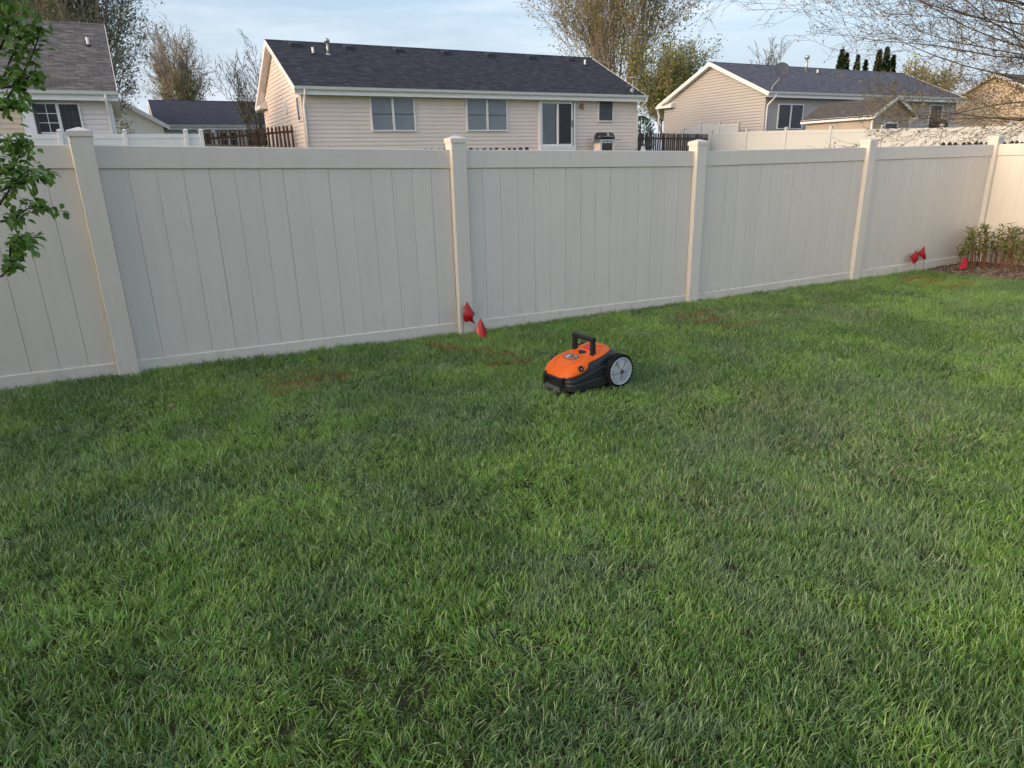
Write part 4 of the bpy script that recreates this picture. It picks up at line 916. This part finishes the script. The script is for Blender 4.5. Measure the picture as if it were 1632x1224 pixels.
for i, br in enumerate(BR):
    oy = R.uniform(-.10,.10); pts = [Vector((u, -1.40+oy*k/len(br)+R.uniform(-.01,.01), z)) for k,(u,z) in enumerate(br)]
    b.tube(pts, list(np.linspace(.0055,.0018,len(pts))), 5)
    for k in range(len(pts)-1):
        for _ in range(2):
            p = pts[k].lerp(pts[k+1], R.random()); d = (pts[k+1]-pts[k]).normalized(); e = (d+Vector((R.gauss(0,.7),R.gauss(0,.9),R.gauss(0,.6)))).normalized(); L = R.uniform(.03,.09)
            q = p+e*L; b.tube([p, p.lerp(q,.5)+Vector((0,0,.004)), q], [.0018,.0014,.001], 4)
            for t in (.35,.6,.85,1.0): spots.append((p.lerp(q,t), e))
    spots += [(pts[-1], (pts[-1]-pts[-2]).normalized())]*3
b.build('trunk', 'bark_dark', LT, True)
lm = []
for k in range(6):
    m_ = MB(); leaf_verts(m_, Vector((0,0,0)), Vector((1,0,0)), Vector((0,0,1)), 1.0, .27+.03*(k%3), .22+.08*(k%2), .05+.09*k)
    me = bpy.data.meshes.new('leaf'); me.from_pydata(m_.v, [], m_.f); me.update(); me.materials.append(MT['leaf_near'])
    for p in me.polygons: p.use_smooth = True
    lm.append(me)
spots = [q for q in spots if q[0].z > .93]; R.shuffle(spots)
inv = wm(LT).inverted()
for k in range(295):
    p, d = spots[k % len(spots)]
    e = (d*.8+Vector((R.gauss(0,.7),R.gauss(0,.8),R.gauss(-.25,.45)))).normalized(); L = R.uniform(.030,.048)
    n_ = Vector((R.gauss(0,.45),R.gauss(-.2,.45),1)).normalized(); y = n_.cross(e).normalized(); z = e.cross(y)
    o = bpy.data.objects.new('leaf', lm[k % 6]); COL.objects.link(o); o.parent = LT; o.matrix_parent_inverse = inv
    mm = Matrix((e, y, z)).transposed().to_4x4() @ Matrix.Scale(L, 4); mm.translation = p; o.matrix_basis = mm
b = MB()
for k in range(900):
    m_ = mains[R.randrange(len(mains))]; i = R.randrange(2,len(m_)); c = Vector(m_[i])
    if c.x > -.85: continue
    leaf_verts(b, c+Vector((R.gauss(0,.14),R.gauss(0,.16),R.gauss(0,.14))), Vector((R.gauss(0,1),R.gauss(0,1),R.gauss(-.2,.5))), Vector((R.gauss(0,.4),R.gauss(0,.4),1)), R.uniform(.035,.058), .014)
for k in range(850):
    p, d = spots[(k*7+3) % len(spots)]
    leaf_verts(b, p+Vector((R.gauss(-.012,.016),R.gauss(0,.05),R.gauss(0,.018))), d*.6+Vector((R.gauss(0,.7),R.gauss(0,.8),R.gauss(-.4,.45))), Vector((R.gauss(0,.45),R.gauss(-.2,.45),1)), R.uniform(.026,.046), .0115, .25, R.uniform(.05,.5))
for k in range(7000):            # unseen rest of the crown, extended up and left to shade the lawn
    a, q = R.uniform(0,6.28), R.random()**.5; z = R.uniform(.75,3.6); w_ = .95*sqrt(max(.05,1-((z-2.2)/1.5)**2))
    c = Vector((-1.35+w_*q*cos(a), -1.45+w_*q*sin(a), z))
    if c.x > -.62 or (c.z < 1.15 and c.x > -.8): continue
    leaf_verts(b, c, Vector((R.gauss(0,1),R.gauss(0,1),R.gauss(-.2,.5))), Vector((R.gauss(0,.4),R.gauss(0,.4),1)), R.uniform(.04,.065), .016)
o = b.build('foliage', 'leaf_near', LT); o['kind'] = 'stuff'
# small tan rounded speck in the grass
R = random.Random(4); st = MB().loft([[(.22+a*(.014+.003*R.random())*cos(t), -1.0+a*.011*sin(t), ground_z(.22,-1)+z) for t in np.linspace(0,6.283,9)[:-1]] for a,z in ((.5,.02),(1,.030),(1,.040),(.7,.047),(.2,.05))])
tag(st.build('speck', 'tan_speck', smooth=True), 'small tan rounded speck lying in the grass on the left', 'speck')

# ------------------------------------------------------------------ grass
def grassmat():
    m, n, b = mat('lawn_grass_blade')
    def at(nm, ty='GEOMETRY'):
        a = node(n, 'ShaderNodeAttribute', attribute_type=ty); a.attribute_name = nm; return a.outputs['Fac']
    t = at('t'); r0 = node(n, 'ShaderNodeMath', operation='ADD', use_clamp=True); n.links.new(at('rnd'), r0.inputs[0]); n.links.new(at('bri','INSTANCER'), r0.inputs[1]); rnd = r0.outputs[0]; tint, dry, paint = at('tint','INSTANCER'), at('dry','INSTANCER'), at('paint','INSTANCER')
    c = mixc(n, rnd, (.092,.205,.020), (.315,.525,.078))
    c = mixc(n, tint, c, mixc(n, rnd, (.135,.225,.090), (.275,.385,.175)))
    c = mixc(n, ramp(n, t, 0, .5, .3, 0), c, (.20,.215,.095))                 # pale sheath at the foot of each blade
    # sky highlights put into the colour of some blades
    m7 = node(n, 'ShaderNodeMath', operation='MULTIPLY'); n.links.new(at('rnd'), m7.inputs[0]); m7.inputs[1].default_value = 17.31
    f7 = node(n, 'ShaderNodeMath', operation='FRACT'); n.links.new(m7.outputs[0], f7.inputs[0])
    c = mixc(n, ramp(n, f7.outputs[0], .76, .86, 0, .70), c, (.44,.53,.28))
    c = mixc(n, ramp(n, f7.outputs[0], .22, .14, 0, .55), c, (.05,.115,.02))
    # straw-coloured blades
    a1 = node(n, 'ShaderNodeMath', operation='ADD'); n.links.new(at('rnd'), a1.inputs[0]); n.links.new(dry, a1.inputs[1])
    c = mixc(n, ramp(n, a1.outputs[0], .972, .99, 0, .8), c, (.46,.43,.28))
    pm = node(n, 'ShaderNodeMath', operation='MULTIPLY'); n.links.new(paint, pm.inputs[0]); n.links.new(ramp(n, t, .25, .75), pm.inputs[1])
    c = mixc(n, pm.outputs[0], c, (.40,.065,.045))
    n.links.new(c, b.inputs['Base Color']); b.inputs['Roughness'].default_value = .36; b.inputs['Specular IOR Level'].default_value = .65
    tr = node(n, 'ShaderNodeBsdfTranslucent'); n.links.new(c, tr.inputs['Color']); x = node(n, 'ShaderNodeMixShader'); x.inputs[0].default_value = .33
    n.links.new(b.outputs[0], x.inputs[1]); n.links.new(tr.outputs[0], x.inputs[2]); n.links.new(x.outputs[0], n.nodes['Material Output'].inputs['Surface'])
    return m
GM = grassmat()
def tuft(k, R, n, hmin, hmax, rad, lean, flop):
    vs, fs, at_r, at_t = [], [], [], []
    for i in range(n):
        a = R.uniform(0,6.28); q = rad*sqrt(R.random()); x, y = q*cos(a), q*sin(a)
        h = R.uniform(hmin,hmax); wd = R.uniform(.0008,.0016); az = R.uniform(0,6.28); bend = abs(R.gauss(lean,.22)); rn = R.random()
        if R.random() < flop: bend = R.uniform(1.0,1.7); h *= R.uniform(1.0,1.5)
        d = Vector((cos(az),sin(az),0)); sd_ = Vector((-sin(az+R.uniform(-.8,.8)),cos(az),0)).normalized(); p = Vector((x,y,-.004)); an = R.uniform(0,.25); o = len(vs)
        for j, wk in enumerate((.75,1.0,.82,0)):
            tt = j/3
            if wk: vs += [tuple(p-sd_*wd*wk), tuple(p+sd_*wd*wk)]; at_r += [rn,rn]; at_t += [tt,tt]
            else: vs.append(tuple(p)); at_r.append(rn); at_t.append(1.0)
            an += bend/3*(.6+.8*tt); p = p+(d*sin(an)+Vector((0,0,cos(an))))*(h/3)
        fs += [(o,o+1,o+3,o+2),(o+2,o+3,o+5,o+4),(o+4,o+5,o+6)]
    me = bpy.data.meshes.new('grass_tuft'); me.from_pydata(vs, [], fs); me.update(); me.materials.append(GM)
    for nm, d in (('rnd',at_r),('t',at_t)): me.attributes.new(nm,'FLOAT','POINT').data.foreach_set('value', d)
    for p in me.polygons: p.use_smooth = True
    return bpy.data.objects.new('grass_tuft_%02d' % k, me)
TC = bpy.data.collections.new('grass_tufts'); R = random.Random(29)
specs = [(64,.026,.052,.052,.65,.03)]*5 + [(56,.032,.062,.050,.75,.05)]*4 + [(50,.026,.050,.052,.95,.10)]*3 + [(44,.020,.042,.058,.8,.20)]*2
for k, sp in enumerate(specs): TC.objects.link(tuft(k, R, *sp))
# where each tuft stands, how it leans and its species tint
nr = np.random.default_rng(5)
def vnoise(u, v, sc, seed):
    g = np.random.default_rng(seed).random((64,64)); x, y = u*sc+20, v*sc+20; i, j = np.floor(x).astype(int), np.floor(y).astype(int); fx, fy = x-i, y-j
    fx, fy = fx*fx*(3-2*fx), fy*fy*(3-2*fy); G = lambda a, c: g[a % 64, c % 64]
    return (G(i,j)*(1-fx)+G(i+1,j)*fx)*(1-fy)+(G(i,j+1)*(1-fx)+G(i+1,j+1)*fx)*fy
U0, U1, V0, V1 = -3.6, 10.08, -6.4, -.035
cell = .0405; gx, gy = np.meshgrid(np.arange(U0,U1,cell), np.arange(V0,V1,cell)); N = gx.size
u = gx.ravel()+nr.uniform(0,cell,N)*1.15; v = np.minimum(gy.ravel()+nr.uniform(0,cell,N)*1.15, V1)
dens = vnoise(u,v,3.2,1)*.6+vnoise(u,v,8,2)*.4
keep = (nr.random(N) < np.clip(.80+.5*dens,0,1)) & ~((v > -.06) & (np.abs(((u+.1)%2.535)-.1) < .07))
mower = np.stack([(u-2.745)*-.9956+(v+1.765)*-.094, (u-2.745)*.094+(v+1.765)*-.9956])
keep &= ~((mower[0] > -.05) & (mower[0] < .44) & (np.abs(mower[1]) < .15))
keep &= ~np.array([in_bed(a,c) and (True) for a,c in zip(u,v)])
u, v, dens = u[keep], v[keep], dens[keep]; N = len(u)
z = np.array([ground_z(a,c) for a,c in zip(u,v)])
tintf = np.clip((vnoise(u,v,1.0,11)*.25+vnoise(u,v,3.4,12)*.45+vnoise(u,v,8,13)*.40-.49)*2.2 + nr.normal(0,.12,N), 0, .8)
brif = np.clip((vnoise(u,v,1.3,61)*.4+vnoise(u,v,4.2,62)*.6-.5)*1.9 + nr.normal(0,.14,N) + .05*np.clip((u-3)/5,0,1), -.5, .5)
dryf = np.clip((vnoise(u,v,.9,21)*.5+vnoise(u,v,4.5,22)*.5-.60)*.8, 0, .22)+.004 + .02*np.clip((u-2)/6,0,1)
hf = .66+.36*(vnoise(u,v,2.0,31)*.6+vnoise(u,v,6,32)*.4)
hf *= np.where(v > -.13, 1.0+.55*nr.random(N)**1.5, 1.0)
paint = np.zeros(N)
for (a,c0,c1,hw_) in ((-.56,.70,1.32,.035),(-.80,.74,1.40,.04),(-.97,.70,1.26,.03), (-.30,2.10,2.22,.03),(-.42,2.14,2.26,.04),(-.55,2.18,2.52,.035),(-.82,2.20,2.58,.035),(-1.07,2.20,2.62,.04),
                     (-.58,4.34,4.86,.045),(-.82,4.38,4.88,.04),(-1.11,4.36,4.88,.04), (-.40,7.90,8.50,.04),(-.62,7.88,8.54,.04),(-.88,7.88,8.56,.04)):
    k_ = 1-np.clip((np.abs(v-a-.03*np.sin(u*7))-hw_*.4)/hw_,0,1); k_ *= np.clip((u-c0)/.05,0,1)*np.clip((c1-u)/.05,0,1); paint = np.maximum(paint, k_*(.45+.9*vnoise(u,v,9,41)))
d_ = np.abs((u-2.10)*.85+(v+.30)*.5); k_ = ((u > 2.07) & (u < 2.24) & (v > -.62) & (v < -.25) & (np.abs((v+.27)+(u-2.1)*2.2) < .07)); paint = np.maximum(paint, k_*.8)
la = vnoise(u,v,.9,51)*6.28+vnoise(u,v,3.0,52)*3.5; lm_ = .08+.62*vnoise(u,v,2.4,53)
idx = np.where(dens < .33, nr.integers(9,14,N), nr.integers(0,12,N)).astype(np.int32)
rot = np.stack([lm_*np.sin(la)+nr.normal(0,.08,N), lm_*np.cos(la)+nr.normal(0,.08,N), nr.uniform(0,6.28,N)], 1)
scl = np.stack([np.full(N,1.05), np.full(N,1.05), hf*nr.uniform(.85,1.15,N)], 1)
me = bpy.data.meshes.new('lawn_grass'); me.vertices.add(N); me.vertices.foreach_set('co', np.stack([u,v,z],1).ravel()); me.update()
for nm, ty, d, key in (('tint','FLOAT',tintf,'value'),('bri','FLOAT',brif,'value'),('dry','FLOAT',dryf,'value'),('paint','FLOAT',np.clip(paint,0,1),'value'),('idx','INT',idx,'value'),('rot','FLOAT_VECTOR',rot.ravel(),'vector'),('scl','FLOAT_VECTOR',scl.ravel(),'vector')):
    me.attributes.new(nm,ty,'POINT').data.foreach_set(key, d)
me.materials.append(GM)
GO = bpy.data.objects.new('lawn_grass', me); COL.objects.link(GO); GO['kind'] = 'stuff'; tag(GO, 'green mown lawn grass covering the yard', 'grass')
ng = bpy.data.node_groups.new('grass_scatter','GeometryNodeTree')
ng.interface.new_socket('Geometry', in_out='INPUT', socket_type='NodeSocketGeometry'); ng.interface.new_socket('Geometry', in_out='OUTPUT', socket_type='NodeSocketGeometry')
gi = ng.nodes.new('NodeGroupInput'); go = ng.nodes.new('NodeGroupOutput'); ip = ng.nodes.new('GeometryNodeInstanceOnPoints'); ci_ = ng.nodes.new('GeometryNodeCollectionInfo')
ci_.inputs['Collection'].default_value = TC; ci_.inputs['Separate Children'].default_value = True; ci_.inputs['Reset Children'].default_value = True
def named(nm, ty):
    a = ng.nodes.new('GeometryNodeInputNamedAttribute'); a.data_type = ty; a.inputs['Name'].default_value = nm; return a.outputs['Attribute']
ng.links.new(gi.outputs[0], ip.inputs['Points']); ng.links.new(ci_.outputs[0], ip.inputs['Instance']); ip.inputs['Pick Instance'].default_value = True
ng.links.new(named('idx','INT'), ip.inputs['Instance Index']); ng.links.new(named('rot','FLOAT_VECTOR'), ip.inputs['Rotation']); ng.links.new(named('scl','FLOAT_VECTOR'), ip.inputs['Scale'])
ng.links.new(ip.outputs[0], go.inputs[0])
GO.modifiers.new('scatter','NODES').node_group = ng
